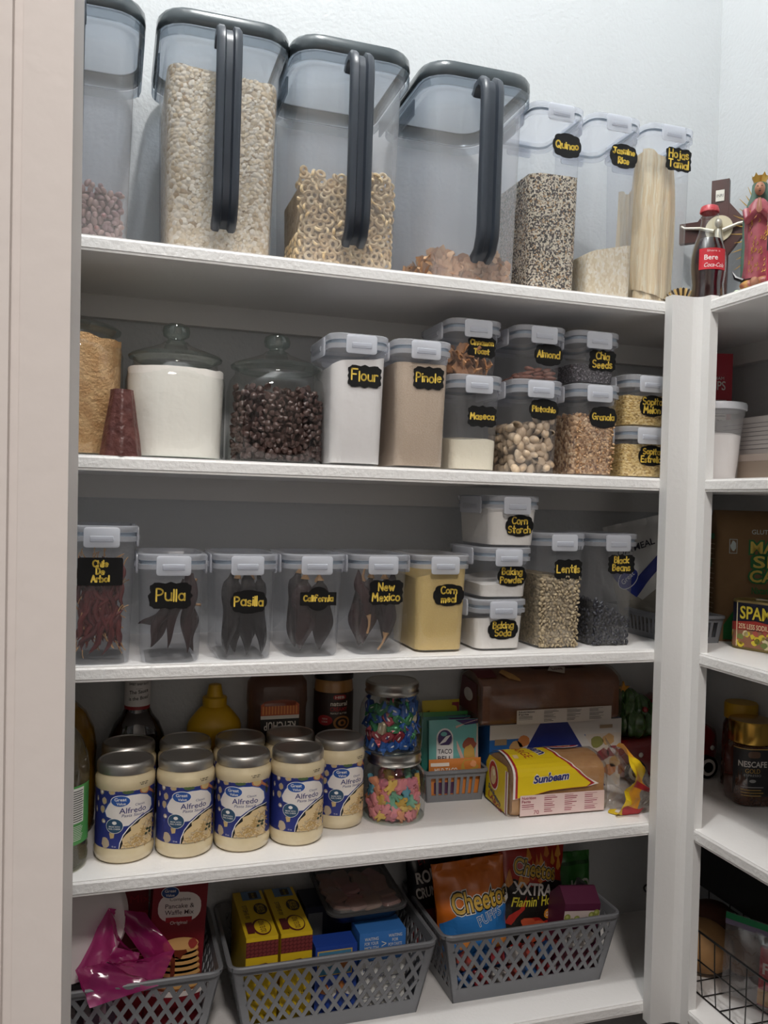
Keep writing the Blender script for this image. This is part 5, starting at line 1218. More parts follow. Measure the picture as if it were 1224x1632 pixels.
def redbox(m, F, w, d, h):
    f = F['front']; poly(m, rect(-w/2, w/2, .14, .17), f, 0, 1); text(m, 'Mix', .01, .19, .012, f, 0, 2, w=.03); 
    for k in range(3): poly(m, rect(-.02, .028, .098+.006*k, .0995+.006*k), f, 1, 1)
    for k in range(3): poly(m, oval(-.02+.02*k, .055, .009, .009, 16), f, 0, 1)
carton('baking_mix_box', 'plain red box behind the pink plastic bag in the left basket', (-.8850, .1930, .003), .046, .05, .214, mat('deep_red_card', '#6E1218', .5), redbox, [ink('#8E1A20'), ink('#C98A80')])
# paper plates: each plate a thing
rn = random.Random(3)
for k in range(6):
    o = MB().lathe([(.001, 0), (.054, 0), (.061, .0016), (.069, .009), (.080, .0102), (.0804, .0110), (.0688, .0100), (.0602, .0026), (.053, .0011), (.001, .0011)], 0, 56, c0=False).build('paper_plate', mat('white_paper_plate', '#E4DEDC', .75, bump=(150, .0003)), loc=(-.974-.0012*k, .134-.0044*k, .190+.0006*k), rot=(radians(72), radians(6), 0), smooth=40)
    tag(o, 'white paper plate in the tilted stack behind the pink bag', 'paper plate', 'stacked white paper plates')
# pink bag: a creased open sheet of thin plastic
PK = clear('pink_film', '#E79AC4', .66, .18, '#D03A90', edge=.35, base=.06)
rn = random.Random(6)
t = thing('plastic_bag', 'crumpled bright pink plastic bag lying on top of the left basket', 'bag', (-.905, .070, .120))
def pk(px_, py_, yy): return ((px_-612), py_, yy)
def sheet(P, nm, wr=.003, seed=1, sub=9):
    """bilinear patch between four corners with creases"""
    a, b, c, d = [Vector(p) for p in P]; r_ = random.Random(seed); ph = [r_.random()*6 for _ in range(6)]
    n_ = (b-a).cross(d-a).normalized()
    f = lambda s, q: (a*(1-s)+b*s)*(1-q)+(d*(1-s)+c*s)*q+n_*wr*(sin(s*7+ph[0])*cos(q*6+ph[1])+.7*abs(sin(s*11+q*9+ph[2]))-.35)
    return MB().grid(f, sub, sub).build(nm, PK, t, smooth=30)
V = lambda x, y, z: (x+.905, y-.070, z-.120)
TL, TR_, RR, RB = V(-.922, .105, .212), V(-.868, .120, .192), V(-.826, .085, .145), V(-.850, .050, .116)
BL, LL, MM = V(-.945, .035, .106), V(-.966, .060, .150), V(-.925, .055, .158)
sheet([TL, TR_, RR, V(-.865, .105, .122)], 'panel', .004, 1, 12)
sheet([TL, V(-.905, .06, .178), V(-.865, .105, .122), V(-.93, .11, .14)], 'panel', .003, 2)
sheet([LL, MM, RB, BL], 'panel', .004, 3, 12)
sheet([MM, V(-.900, .045, .160), RR, RB], 'panel', .0025, 4, 10)
sheet([V(-.912, .058, .176), V(-.878, .060, .162), V(-.885, .052, .146), MM], 'panel', .002, 5)
sheet([TL, V(-.912, .058, .178), MM, LL], 'panel', .003, 6)
sheet([LL, BL, V(-.935, .060, .104), V(-.950, .085, .120)], 'panel', .003, 7)
# taco shell boxes
def taco(m, F, w, d, h):
    f, tp = F['front'], F['top']
    poly(m, rect(-w/2, w/2, h-.030, h-.006), f, 1, 1)
    for i in range(8):
        for j in range(4): poly(m, oval(-w/2+.0035+i*(w-.006)/7, h-.027+.006*j, .0034, .0022, 8, .7), f, 2, 2)
    poly(m, blob(.002, h-.050, .018, .009, 14, .2, 4), f, 1, 1); poly(m, oval(.002, h-.058, .020, .012), f, 0, 2); text(m, 'OLD EL PASO', .002, h-.056, .006, f, 1, 3, w=.030, off=.01)
    text(m, '10 SHELLS', 0, h-.095, .006, f, 3, 1, w=.03)
    r = pi/2
    poly(m, oval(.004, -.048, .0150, .026), tp, 1, 1); poly(m, oval(.005, -.048, .0125, .022), tp, 0, 2); text(m, 'OLD EL PASO', .005, -.048, .0085, tp, 1, 3, w=.036, off=.01, rot=r); poly(m, rect(-.020, -.009, -.066, -.030), tp, 1, 2)
    poly(m, oval(.012, .012, .011, .020), tp, 3, 1); text(m, 'STAND', .0085, .012, .006, tp, 0, 2, w=.028, off=.01, rot=r); text(m, "'N STUFF", .0155, .012, .006, tp, 0, 2, w=.028, off=.01, rot=r)
    text(m, '10 SHELLS', -.013, .005, .0075, tp, 3, 2, w=.045, rot=r)
    poly(m, rect(-.012, .020, .046, .078), tp, 4, 1); poly(m, rect(.0, .014, .05, .072), tp, 3, 2); text(m, 'BOX TOPS', .007, .06, .004, tp, 0, 3, w=.018, rot=r)
TI = [ink(c) for c in ['#DDBB22', '#5A1F22', '#7A3434', '#2E2418', '#5F7FA0']]
YC = mat('yellow_card', '#DDBB22', .45)
carton('taco_shell_box', 'yellow taco shell box standing leftmost in the middle basket', (-.6945, .1580, .004), .050, .158, .148, YC, taco, TI, group='yellow taco shell boxes')
carton('taco_shell_box', 'yellow taco shell box, the right one of two in the middle basket', (-.6400, .1580, .004), .050, .158, .148, YC, taco, TI, group='yellow taco shell boxes')
def blue1(m, F, w, d, h):
    f = F['front']; poly(m, rect(-w/2+.003, w/2-.008, .075, h-.006), f, 0, 1); poly(m, rect(-w/2+.005, w/2-.010, .077, h-.008), f, 1, 2)
    poly(m, blob(-.012, h-.022, .016, .010, 12, .3, 2), f, 2, 3); text(m, '7', .008, h-.020, .012, f, 3, 4, w=.007); poly(m, blob(.016, h-.025, .01, .012, 12, .3, 3), f, 4, 3)
    for k in range(4): poly(m, blob(-.020+.014*k, .055-.006*(k % 2), .008, .009, 10, .3, k), f, 2 if k % 2 else 4, 1)
carton('snack_box', 'small blue box with a picture panel and the number 7, middle basket', (-.5760, .0950, .004), .068, .040, .121, ink('#2547A0'), blue1, [ink(c) for c in ['#C9A85A', '#4A86A8', '#D6D2CC', '#2A2020', '#B5713A']])
def blue2(m, F, w, d, h):
    f = F['front']
    for k, s in enumerate(['WAITING', 'FOR YOUR', 'MOUTH', 'TO COOL']): text(m, s, -.019, h-.010-.0072*k, .0050, f, 0, 1, w=.023, off=.012)
    text(m, '>', .002, h-.020, .013, f, 0, 1, w=.008)
    for k, s in enumerate(['WAITING', 'FOR', 'POP-TARTS', 'TO COOL']): text(m, s, .021, h-.008-.0072*k, .0048, f, 0, 1, w=.023 if k != 1 else .010, off=.012)
    poly(m, rect(-w/2, w/2-.0, .0, .088), f, 0, 1); text(m, 'HOT', -.025, .075, .007, f, 1, 2, w=.014, off=.01); text(m, 'HEATING', -.012, .064, .006, f, 1, 2, w=.03)
    for k in range(9): poly(m, rect(.006 if k < 5 else -.033, .034-.002*(k % 3), .060-.0065*k, .0615-.0065*k), f, 2, 2)
carton('toaster_pastry_box', 'light blue box with white lettering about waiting to cool, middle basket', (-.4990, .1000, .004), .078, .050, .134, ink('#3C78C0'), blue2, [ink('#DCDCD8'), ink('#24407E'), ink('#8A8F98')])
carton('snack_box', 'dark box lying at the back of the middle basket behind the meat tub', (-.5560, .2050, .004), .100, .07, .140, ink('#1E2234'), lambda m, F, w, d, h: poly(m, rect(-.045, -.02, .09, .13), F['front'], 0, 1), [ink('#6A6E74')])
# meat tub: black tray under a clear lid, tilted on the boxes
t = thing('food_tub', 'black plastic tub with clear lid and pink contents on the middle basket', 'tub', (-.5180, .1680, .146), 0, None, (radians(4), radians(-1), 0))
MB().rr([(0, .104, .118, .016), (.002, .110, .124, .018), (.022, .124, .150, .020), (.0225, .134, .162, .022), (.0235, .134, .162, .022)], 0, True, False).build('tray', mat('black_tray', '#141416', .3), t)
MB().rr([(.0236, .136, .164, .022), (.027, .136, .164, .022), (.0275, .124, .152, .02), (.034, .118, .146, .018), (.0345, .112, .140, .016)], 0, False, True).build('lid', clear('tub_lid', '#D8D8D8', .10, .05, base=.08), t)
MB().rr([(.0235, .137, .165, .023), (.0275, .137, .165, .023), (.0277, .132, .160, .02), (.0236, .132, .160, .02)], 0, False, False).build('rim', clear('tub_rim', '#9A9A9A', .5, .15, '#8A8A8A'), t)
rn = random.Random(9); q = 0
for i in range(4):
    for j in range(5):
        m = MB().rr([(-.003, .026, .028, .006), (0, .031, .033, .008), (.004, .026, .028, .006)], 0, n=3)
        o = m.build('wrapped_snack', mat('pink_snack', '#C87A7C', .35, rnd='#B08A72', coat=.4), loc=(-.5180-.042+.028*i+rn.uniform(-.003, .003), .168-.052+.026*j, .1650+rn.uniform(0, .003)), rot=(rn.uniform(-.25, .25), rn.uniform(-.25, .25), rn.uniform(0, 3)))
        tag(o, 'pink piece of food under the clear lid of the black tub', 'food piece', 'pink pieces in the tub')
# snack bags
def bag(name, label, loc, w, h, th, m, art, inks, rot=(0, 0, 0), cat='bag of chips', seed=1, crimp=.012, topw=1.):
    t = thing(name, label, cat, loc, 0, None, rot); r_ = random.Random(seed); ph = [r_.random()*6 for _ in range(8)]
    def sf(u, v):
        s = max(0, 1-abs(2*u/w)**2.2); q = max(0, min(1, (h-crimp-v)/(h*.33))); b = max(0, min(1, (v-crimp)/(h*.25)))
        k = (1+(topw-1)*v/h)
        wr = .0022*sin(u*160+ph[0])*(1-q)**.5+.0016*sin(u*60+v*90+ph[1])+.0014*sin(v*140-u*50+ph[2])*(s < .6)+.0012*abs(sin(u*45-v*70+ph[3]))
        return (u*k, -(th*.5*(s**.6)*(q**.55)*(b**.5))-wr*.9, v)
    bd = MB().grid(lambda a, b: sf((a-.5)*w, b*h), 30, 34); bk = MB().grid(lambda a, b: (lambda p: (p[0], -p[1]*.9+.0008, p[2]))(sf((.5-a)*w, b*h)), 16, 18)
    bd.add(bk.v, bk.f, 0); bd.build('pouch', m, t, smooth=60)
    a = MB(); art(a, lambda u, v, l=0: Vector(sf(u, v))+Vector((0, -.0006-.0003*l, 0)), w, h); a.build('print', inks, t, smooth=0)
    return t
def cheet(a, f, s, u, v, w_, rot, lay=3):
    text(a, s, u, v, w_*.33, f, 0, lay, w=w_, off=.10, rot=rot); text(a, s, u, v, w_*.33, f, 1, lay+1, w=w_, off=.065, rot=rot); text(a, s, u, v, w_*.33, f, 2, lay+2, w=w_, off=.018, rot=rot)
def puffs(a, f, w, h):
    s = .006
    poly(a, [(-w/2+.002, .012), (-w/2+.002, h*.52), (-.03, h*.60), (0, h*.63), (w/2-.002, h*.66), (w/2-.002, .012)], f, 3, 1, s)
    cheet(a, f, 'Cheetos', .012, h*.70, .098, .05)
    text(a, 'PUFFS', .022, h*.555, .016, f, 0, 3, w=.042, off=.05, rot=.28); text(a, 'PUFFS', .022, h*.555, .016, f, 3, 4, w=.042, off=.01, rot=.28)
    rn_ = random.Random(4)
    for k in range(10): poly(a, blob(rn_.uniform(-.045, .05), rn_.uniform(.03, h*.38), .013, .009, 12, .4, k), f, 4, 2, s)
    poly(a, blob(.006, h*.405, .006, .005, 10, .2, 1), f, 5, 3, s)
bag('chip_bag', 'orange and blue bag of cheese puffs at the front left of the right basket', (-.3120, .1180, .008), .118, .203, .056, mat('orange_foil', '#C8691E', .25, coat=.3), puffs, [ink(c) for c in ['#E3DED6', '#19150F', '#C9A33E', '#2A78C0', '#D98A3C', '#D8C4A0']], (radians(-7), radians(-4), -.05), seed=2, topw=1.12)
def flam(a, f, w, h):
    s = .006
    poly(a, [(-w/2+.002, .015), (-w/2+.002, h*.66), (-.04, h*.70), (-.01, h*.64), (.03, h*.70), (w/2-.002, h*.66), (w/2-.002, .015)], f, 1, 1, s)
    rn_ = random.Random(2)
    for k in range(16):
        u, v = rn_.uniform(-.055, .055), rn_.uniform(h*.70, h*.93); poly(a, [(u-.006, v-.012), (u, v-.016), (u+.006, v-.01), (u+.002, v+.012), (u-.001, v+.002)], f, 3 if k % 2 else 4, 2, s)
    cheet(a, f, 'Cheetos', .0, h*.775, .078, -.16)
    text(a, 'XXTRA', -.006, h*.625, .019, f, 0, 4, w=.074, off=.03, rot=-.08); text(a, "Flamin' Hot", -.004, h*.535, .016, f, 6, 4, w=.082, off=.015, rot=.05, shear=.25)
    poly(a, oval(.036, h*.435, .020, .009, 16, 0, .7), f, 4, 3, s); text(a, 'CRUNCHY', .036, h*.435, .007, f, 0, 4, w=.032, off=.01)
    poly(a, [(-.055, h*.36), (-.048, h*.42), (-.030, h*.47), (-.020, h*.58), (-.022, h*.47), (-.036, h*.40), (-.044, h*.35)], f, 5, 3, s)
    for k in range(16): poly(a, blob(rn_.uniform(-.05, .05), rn_.uniform(.02, h*.38), .013, .007, 12, .4, k), f, 7 if k % 3 else 5, 2+k % 3, s)
bag('chip_bag', 'red and black bag of extra hot cheese snacks in the centre of the right basket', (-.2080, .1400, .006), .126, .220, .050, mat('red_foil', '#A32A1E', .25, coat=.3), flam, [ink(c) for c in ['#DAD5CE', '#17120F', '#C9A33E', '#C8742E', '#D18A30', '#A8281E', '#CFC23A', '#C05434']], (radians(-8), radians(7), .08), seed=5, topw=1.1)
def green(a, f, w, h):
    text(a, 'KO', .022, h*.62, .026, f, 0, 3, w=.042, off=.02); poly(a, rect(-w/2+.004, w/2-.004, h*.86, h*.90), f, 1, 1, .006)
bag('chip_bag', 'green bag with pale lettering behind the purple raisin pack', (-.0850, .2050, .008), .095, .162, .03, mat('green_foil', '#2F6E2A', .3, coat=.3), green, [ink('#CFCFC4'), ink('#1E4A1C')], (radians(-3), 0, 0), seed=7)
def black(a, f, w, h):
    text(a, 'ET', -.030, h*.80, .014, f, 1, 2, w=.016, off=.01, rot=.15); text(a, 'ROLL', -.022, h*.68, .020, f, 0, 2, w=.045, off=.03, rot=.15); text(a, 'CRUNCH', -.018, h*.56, .018, f, 0, 2, w=.055, off=.03, rot=.15); text(a, 'FUIT', .032, h*.86, .022, f, 0, 2, w=.042, off=.02, rot=.18)
    poly(a, rect(-w/2+.004, w/2-.004, .02, h*.42), f, 1, 1, .006)
bag('chip_bag', 'black bag with bold white lettering at the back left of the right basket', (-.3440, .2130, .008), .112, .225, .04, mat('black_foil', '#171214', .3, coat=.3), black, [ink('#C9C4BE'), ink('#7A1A1E')], (radians(-4), radians(-3), .1), seed=9)
bag('chip_bag', 'dark red and black bag partly hidden behind the hot cheese snack bag', (-.2000, .2250, .008), .150, .225, .03, mat('dark_red_foil', '#3E1418', .3, coat=.3), lambda a, f, w, h: (poly(a, rect(-.03, .065, h*.72, h*.94), f, 1, 1, .006), text(a, 'NO', .03, h*.83, .022, f, 0, 2, w=.03, off=.02)), [ink('#A8A29C'), ink('#151113')], (radians(-3), 0, 0), seed=11)
def raisin(m, F, w, d, h):
    f = F['front']; poly(m, [(-w/2, h-.026), (w/2, h-.026), (w/2, h-.012), (-w/2, h-.012)], f, 0, 1)
    for k, (u, v) in enumerate([(-.03, .105), (-.02, .098), (-.01, .102), (0, .096), (.01, .1), (-.025, .090), (.02, .108), (.03, .112), (.035, .1), (.025, .098)]): poly(m, oval(u, v, .0065, .006, 14), f, 1, 2); poly(m, oval(u-.001, v+.001, .003, .0025, 10), f, 2, 3)
    poly(m, oval(-.002, .068, .036, .017, 24), f, 3, 3); text(m, 'Raisins', -.002, .066, .010, f, 4, 4, w=.046)
    for k in range(26): poly(m, blob(-.04+.0032*k, .030+.012*sin(k*2.3), .006, .005, 9, .4, k), f, 5, 1)
t = carton('raisin_box', 'purple raisin carton with green grapes at the front right of the right basket', (-.1420, .1100, .006), .074, .050, .128, ink('#57203C'), raisin, [ink(c) for c in ['#C9B9B4', '#8E9448', '#B3B86E', '#D8D2CC', '#2A2024', '#6E3440']], (0, radians(7), .06))
m = MB(); m.loft([[(-.037, -.025, .128), (.037, -.025, .128), (.037, .025, .128), (-.037, .025, .128)], [(-.037, -.002, .150), (.037, -.002, .150), (.037, .002, .150), (-.037, .002, .150)]], 0); m.build('gable_top', ink('#57203C'), t, smooth=0)
for k in range(14):
    o = bag.__globals__['MB']().rr([(-.006, .020, .020, .004), (-.004, .026, .026, .006), (.004, .026, .026, .006), (.006, .020, .020, .004)], 0, n=3).build('snack_pack', [mat(n_, c_, .3, coat=.3) for n_, c_ in [[('blue_pack', '#2A62A8')], [('red_pack', '#A8343A')], [('white_pack', '#C9C4BE')], [('salmon_pack', '#B8544A')]][k % 4]],
        loc=(-.345+.030*(k % 7), .0925+.004*(k % 2), .024+.034*(k//7)), rot=(pi/2+random.uniform(-.3, .3), random.uniform(-.6, .6), 0))
    tag(o, ['blue', 'red', 'white', 'salmon'][k % 4]+' small snack pack seen through the lattice of the right basket', 'snack pack', ['blue', 'red', 'white', 'salmon'][k % 4]+' small snack packs')

# ---------------------------------------------------------------- right-hand shelves
# top right: soda bottle, cross, robed statue, tall can
t = thing('soda_bottle', 'glass bottle of dark cola with a red label on the top right shelf', 'bottle', (.0415, .0200, Z1), .25)
K = .176/.235
pr_ = [(.0235, 0), (.0285, .004), (.0295, .010), (.0290, .030), (.0280, .042), (.0272, .055), (.0285, .070), (.0300, .085), (.0305, .100), (.0300, .118), (.0275, .138), (.0225, .158), (.0175, .176), (.0145, .195), (.0132, .210)]
MB().lathe([(r*.97, z*K) for r, z in pr_]+[(.0150, .2115*K), (.0152, .2175*K), (.0128, .2185*K), (.0124, .230*K)], 0, 40, c1=False).build('bottle', GLASS, t, smooth=60)
MB().lathe([(r*.97-.0014, z*K+.001) for r, z in pr_[:12]]+[(.001, .1581*K)], 0, 36).build('cola', mat('cola', '#240808', .06, coat=1.0), t, smooth=60)
MB().lathe([(.0155, .222*K), (.0163, .2235*K), (.0158, .230*K), (.0140, .236*K), (.010, .2385*K), (.001, .239*K)], 0, 21, c0=False).build('cap', mat('red_crown_cap', '#B8303A', .35, var=(300, '#C95A60')), t, smooth=30)
m = MB(); rr_f = lambda v: .0301*.97; fn = cyl_fn(.0300, .076, -.62)
poly(m, rect(-.024, .024, -.014, .022), fn, 0, 1, .003); text(m, 'Share a', .0, .0175, .0032, fn, 1, 2, w=.022); text(m, 'Bere', -.004, .0065, .0085, fn, 1, 2, w=.022, off=.015); text(m, 'Coca-Cola', .002, -.0065, .0070, fn, 1, 2, w=.034, shear=.35, off=.008)
m.build('label', [ink('#C0222E'), ink('#F0E6E2')], t, smooth=0)
t = thing('wooden_cross', 'dark wooden cross with a pale figure standing in the shelf corner', 'cross', (.202, .192, Z1+.0), -.85, None, None)
WD = mat('dark_mahogany', '#45221C', .35, var=(30, '#38190F'))
m = MB(); m.rr([(0, .090, .032, .004), (.010, .086, .030, .004)], 0); m.box(-.0165, .0165, -.007, .007, .008, .305).box(-.076, .076, -.0065, .0065, .188, .228)
for s in (-1, 1):
    for w_ in (1, -1): m.loft([[(s*.016, y, .208+w_*.019), (s*.042, y, .208+w_*.019), (s*.016, y, .208+w_*.052)] for y in (-.0064, .0064)], 0)
m.build('cross', WD, t, smooth=0)
m = MB(); m.tube([(0, -.0075, .208), (0, -.0095, .208)], .026, 0, 28); m.build('disc', mat('ivory_disc', '#CFC4A8', .5), t)
m = MB(); m.tube([(0, -.014, .11), (-.002, -.015, .13), (.003, -.016, .155), (0, -.015, .185), (0, -.015, .205)], [.004, .006, .006, .010, .005], 0, 10); m.ball((0, -.017, .217), (.007, .007, .009), 0)
for s in (-1, 1): m.tube([(s*.008, -.015, .202), (s*.035, -.012, .212), (s*.066, -.009, .217), (s*.072, -.009, .222)], [.004, .0032, .0026, .003], 0, 8)
m.build('figure', mat('pewter', '#B9B2A4', .4, .5), t)
m = MB(); f = plane_fn((0, -.0073, .275), (1, 0, 0), (0, 0, 1)); m.rr([(-.001, .016, .020, .003)], 0, False, False) if 0 else None; m.box(-.008, .008, -.009, -.0068, .262, .284); text(m, 'INRI', 0, .0, .006, lambda u, v, l=0: f(u, v, l)+Vector((0, -.0018, -.002)), 1, 1, w=.012); m.build('scroll', [mat('silver_scroll', '#C9C4BA', .3, .7), ink('#2A2626')], t, smooth=0)
# statue
t = thing('religious_statue', 'small robed praying statue with a gold ray halo and crown', 'statue', (.118, -.012, Z1), -.72)
ROBE = mat('rose_robe', '#A85A62', .35, var=(60, '#8E3C48')); MANT = mat('green_mantle', '#4E6A5C', .35); GOLD = mat('gilt', '#C9A24E', .3, .6); SKIN = mat('statue_skin', '#A8765A', .5)
m = MB()
R = []
for z, rx, ry, dx in [(.052, .024, .017, 0), (.075, .022, .016, .001), (.110, .021, .015, .001), (.140, .022, .015, 0), (.165, .021, .014, 0), (.180, .016, .011, 0), (.190, .008, .007, 0)]:
    R.append([(dx+rx*cos(a)*(1+.05*cos(8*a)), ry*sin(a)*(1+.05*cos(8*a)), z) for a in [2*pi*i/40 for i in range(40)]])
m.loft(R, 0); m.build('robe', ROBE, t)
m = MB()
R = []
for z, rx, ry in [(.048, .027, .015), (.080, .027, .016), (.120, .026, .016), (.155, .026, .016), (.182, .020, .013), (.200, .0135, .012), (.216, .0125, .012), (.225, .007, .008)]:
    R.append([(rx*cos(a), .004+ry*sin(a)*(1 if sin(a) > 0 else .25), z) for a in [2*pi*i/32 for i in range(32)]])
m.loft(R, 0); m.build('mantle', MANT, t)
m = MB().ball((0, -.007, .206), (.0085, .0085, .0115), 0, 16, 12).ball((0, -.0150, .2045), (.0014, .0018, .003), 0, 8, 6)
m.build('face', SKIN, t)
m = MB()
for s in (-1, 1):
    m.ball((s*.0032, -.0146, .2085), (.0014, .0008, .0009), 0, 8, 5)
m.ball((0, -.0148, .2000), (.0022, .0008, .0007), 0, 8, 5); m.build('features', ink('#2A1814'), t)
m = MB()
for s in (-1, 1): m.tube([(s*.0195, -.006, .170), (s*.018, -.017, .150), (s*.004, -.024, .164)], [.0075, .0065, .0045], 0, 10)
m.build('sleeve', ROBE, t)
m = MB()
for s in (-1, 1): m.loft([[(s*.0004, -.026, .160), (s*.0045, -.026, .160), (s*.0045, -.019, .160), (s*.0004, -.019, .160)], [(s*.0004, -.027, .172), (s*.004, -.027, .172), (s*.004, -.021, .172), (s*.0004, -.021, .172)], [(s*.0004, -.0265, .185), (s*.002, -.0265, .185), (s*.002, -.0235, .185), (s*.0004, -.0235, .185)]], 0)
m.build('hand', SKIN, t, smooth=60)
m = MB()
for i in range(34):
    a = -.35+(2*pi*.5+.7)*i/33-pi*0; a = pi*(-.42+1.84*i/33); cxr, czr = .0235*cos(a), .130+.072*sin(a)
    L_ = .022 if i % 2 else .015; dx, dz = cos(a), sin(a)*1.1
    m.tube([(cxr, .010, czr), (cxr+dx*L_*.5, .011, czr+dz*L_*.5), (cxr+dx*L_, .010, czr+dz*L_)], [.0011, .0009, .0003], 0, 5)
m.build('ray', GOLD, t, label='gold rays around the robed figure')
m = MB(); n = 24
m.loft([[((.0095+.004*k)*cos(2*pi*i/n), .002+(.0095+.004*k)*sin(2*pi*i/n), .218+.010*k+(.006*(i % 4 == 0) if k else 0)) for i in range(n)] for k in (0, .5, 1)], 0, False, False); m.build('crown', GOLD, t)
m = MB(); rn = random.Random(5)
for k in range(60):
    z = rn.uniform(.06, .165); a = rn.uniform(-2.4, -.7); rx = .0225-.00002*k
    m.tube([(rx*cos(a), .0168*sin(a), z), (rx*cos(a+.12), .0168*sin(a+.12), z+.003), (rx*cos(a+.05), .0168*sin(a+.05), z+.006)], .0007, 0, 4)
m.build('gold_pattern', GOLD, t)
m = MB().rr([(0, .062, .040, .01), (.010, .058, .038, .01), (.016, .046, .030, .01)], 0); m.build('base', mat('dark_base', '#3A2A20', .5, var=(60, '#6E5638')), t)
m = MB(); m.ball((-.004, -.010, .040), (.024, .012, .011), 0, 16, 10); m.ball((.012, -.014, .046), (.016, .010, .008), 0, 14, 8); m.build('cloud', mat('rose_drapery', '#9A4A50', .4, var=(80, '#C9A24E')), t)
m = MB().ball((-.004, -.020, .044), (.0075, .006, .0085), 0, 14, 10); m.build('angel_head', SKIN, t)
m = MB().tube([(-.022, -.008, .050), (-.034, -.006, .056), (-.040, -.004, .068)], [.004, .004, .0005], 0, 8); m.build('crescent', ink('#1C1A1C', .3), t)
# foreground trinkets on that shelf
m = MB(); n = 15
for i in range(n):
    a = pi*i/(n-1)*.62+.85; m.add([(0, 0, .002), (.036*cos(a-.045), .004*sin(a*3), .036*sin(a-.045)), (.038*cos(a), -.002, .038*sin(a)), (.036*cos(a+.045), 0, .036*sin(a+.045))], [(0, 1, 2, 3)], i % 2)
v0 = list(m.v); m.add([(x, y+.002, z) for x, y, z in v0], [q[::-1] for q in m.f], 0)
tag(m.build('fan_ornament', [mat('straw_gold', '#C9A86A', .5), ink('#2A1F16')], loc=(.006, .040, Z1+.001), rot=(0, 0, -.3), smooth=0), 'small gold and black ribbed fan ornament at the foot of the cola bottle', 'ornament')
m = MB()
for k in range(9): m.ball((.006*cos(k*2.4)*(k**.5)*.7, .005*sin(k*2.4)*(k**.5)*.6, .006+.001*(k % 3)), (.0068, .006, .0058), 0, 10, 7)
tag(m.build('candle_wax', mat('pale_wax', '#DDE0C8', .5, sss=.3), loc=(.0400, -.0660, Z1)), 'lumpy pale wax piece in front of the cola bottle', 'wax')
t = thing('tall_can', 'tall printed can at the right edge on the top right shelf', 'can', (.083, -.118, Z1))
R_ = .030
MB().lathe([(.027, 0), (R_, .003), (R_, .245), (.027, .249)], 0, 36).build('can', ink('#A8274A', .35), t)
MB().lathe([(.0285, .2485), (.0280, .262), (.022, .272), (.001, .273)], 0, 32).build('cap', mat('grey_cap', '#5A5E62', .4), t)
m = MB(); fn = cyl_fn(R_+.0002, 0, -.75)
for v0, v1, c in [(.215, .243, 0), (.19, .214, 1), (.168, .189, 0), (.11, .167, 2), (.095, .109, 3), (.07, .094, 4)]: poly(m, rect(-.06, .06, v0, v1), fn, c, 0, .004)
for k, s in enumerate(['H', 'S', 'CL']): text(m, s, -.016, .205-.024*k, .013, fn, 4, 1, off=.02)
m.build('label', [ink('#C98A2A'), ink('#3A2430'), ink('#C9C4C0'), ink('#D8B43A'), ink('#1E1A1E')], t, smooth=0)
# second right shelf: tub, red box, carton
t = thing('deli_tub', 'clear tapered plastic tub of white powder with a white lid beside the post', 'tub', (.085, .040, Z2))
MB().lathe([(.034, 0), (.0365, .002), (.0385, .03), (.0455, .115), (.0470, .1155), (.0478, .126)], 0, 44, c1=False).build('body', BODYM, t, smooth=50)
MB().lathe([(.0485, .124), (.0510, .125), (.0512, .133), (.0500, .1365), (.047, .1375), (.046, .135), (.001, .1348)], 0, 44, c0=False).build('lid', mat('white_lid', '#DDE0E6', .35), t, smooth=40)
o = MB().lathe([(.033, .002), (.0372, .03), (.0412, .080), (.030, .084), (.012, .081), (.001, .082)], 0, 40).build('white_powder', mat('flour', '#F2EEEA', .95), loc=(.085, .040, Z2)); tag(o, 'white powder two thirds up the deli tub', 'powder', None, 'stuff')
def rb(m, F, w, d, h):
    f = F['front']; text(m, '2', .004, h-.030, .016, f, 0, 1, w=.009); text(m, 'GRAHAM', .006, h-.048, .006, f, 0, 1, w=.036); text(m, 'CHIPS', .004, h-.062, .017, f, 0, 1, w=.046, off=.01)
    poly(m, rect(-w/2+.004, w/2-.010, .05, h-.090), f, 0, 1); text(m, 'Facts', .014, h-.099, .009, f, 1, 2, w=.024, off=.02); poly(m, rect(-.03, w/2-.012, h-.122, h-.120), f, 1, 2); text(m, '20', .018, h-.132, .008, f, 1, 2, w=.011, off=.02)
    for k in range(8): poly(m, rect(-.02 if k % 2 else .012, w/2-.014, h-.142-.008*k, h-.141-.008*k), f, 1, 2)
carton('cracker_box', 'red snack box with white facts panel behind the deli tub', (.178, .185, Z2), .080, .05, .253, ink('#A8182C'), rb, [ink('#DAD5D0'), ink('#26201E')], (0, 0, -.35))
def wb(m, F, w, d, h):
    for f in (F['front'], F['left']):
        for k in range(7): poly(m, rect(-w*.4 if f is F['front'] else -d*.4, (w*.35 if f is F['front'] else d*.35)-.01*(k % 3), h-.012-.0075*k, h-.011-.0075*k), f, 0, 1)
carton('white_carton', 'low white carton with printed lines lying on the tan box', (.190, .005, Z2+.0485), .110, .190, .066, ink('#C9C2BE'), wb, [ink('#7A7476')], (0, 0, 0))
carton('tan_box', 'tan cardboard box under the white carton on the second right shelf', (.185, .005, Z2), .125, .200, .048, ink('#8E7E70'), lambda m, F, w, d, h: poly(m, rect(-w/2, w/2, h-.012, h), F['front'], 0, 1) or poly(m, rect(-d/2, d/2, h-.012, h), F['left'], 0, 1), [ink('#A89A90')])
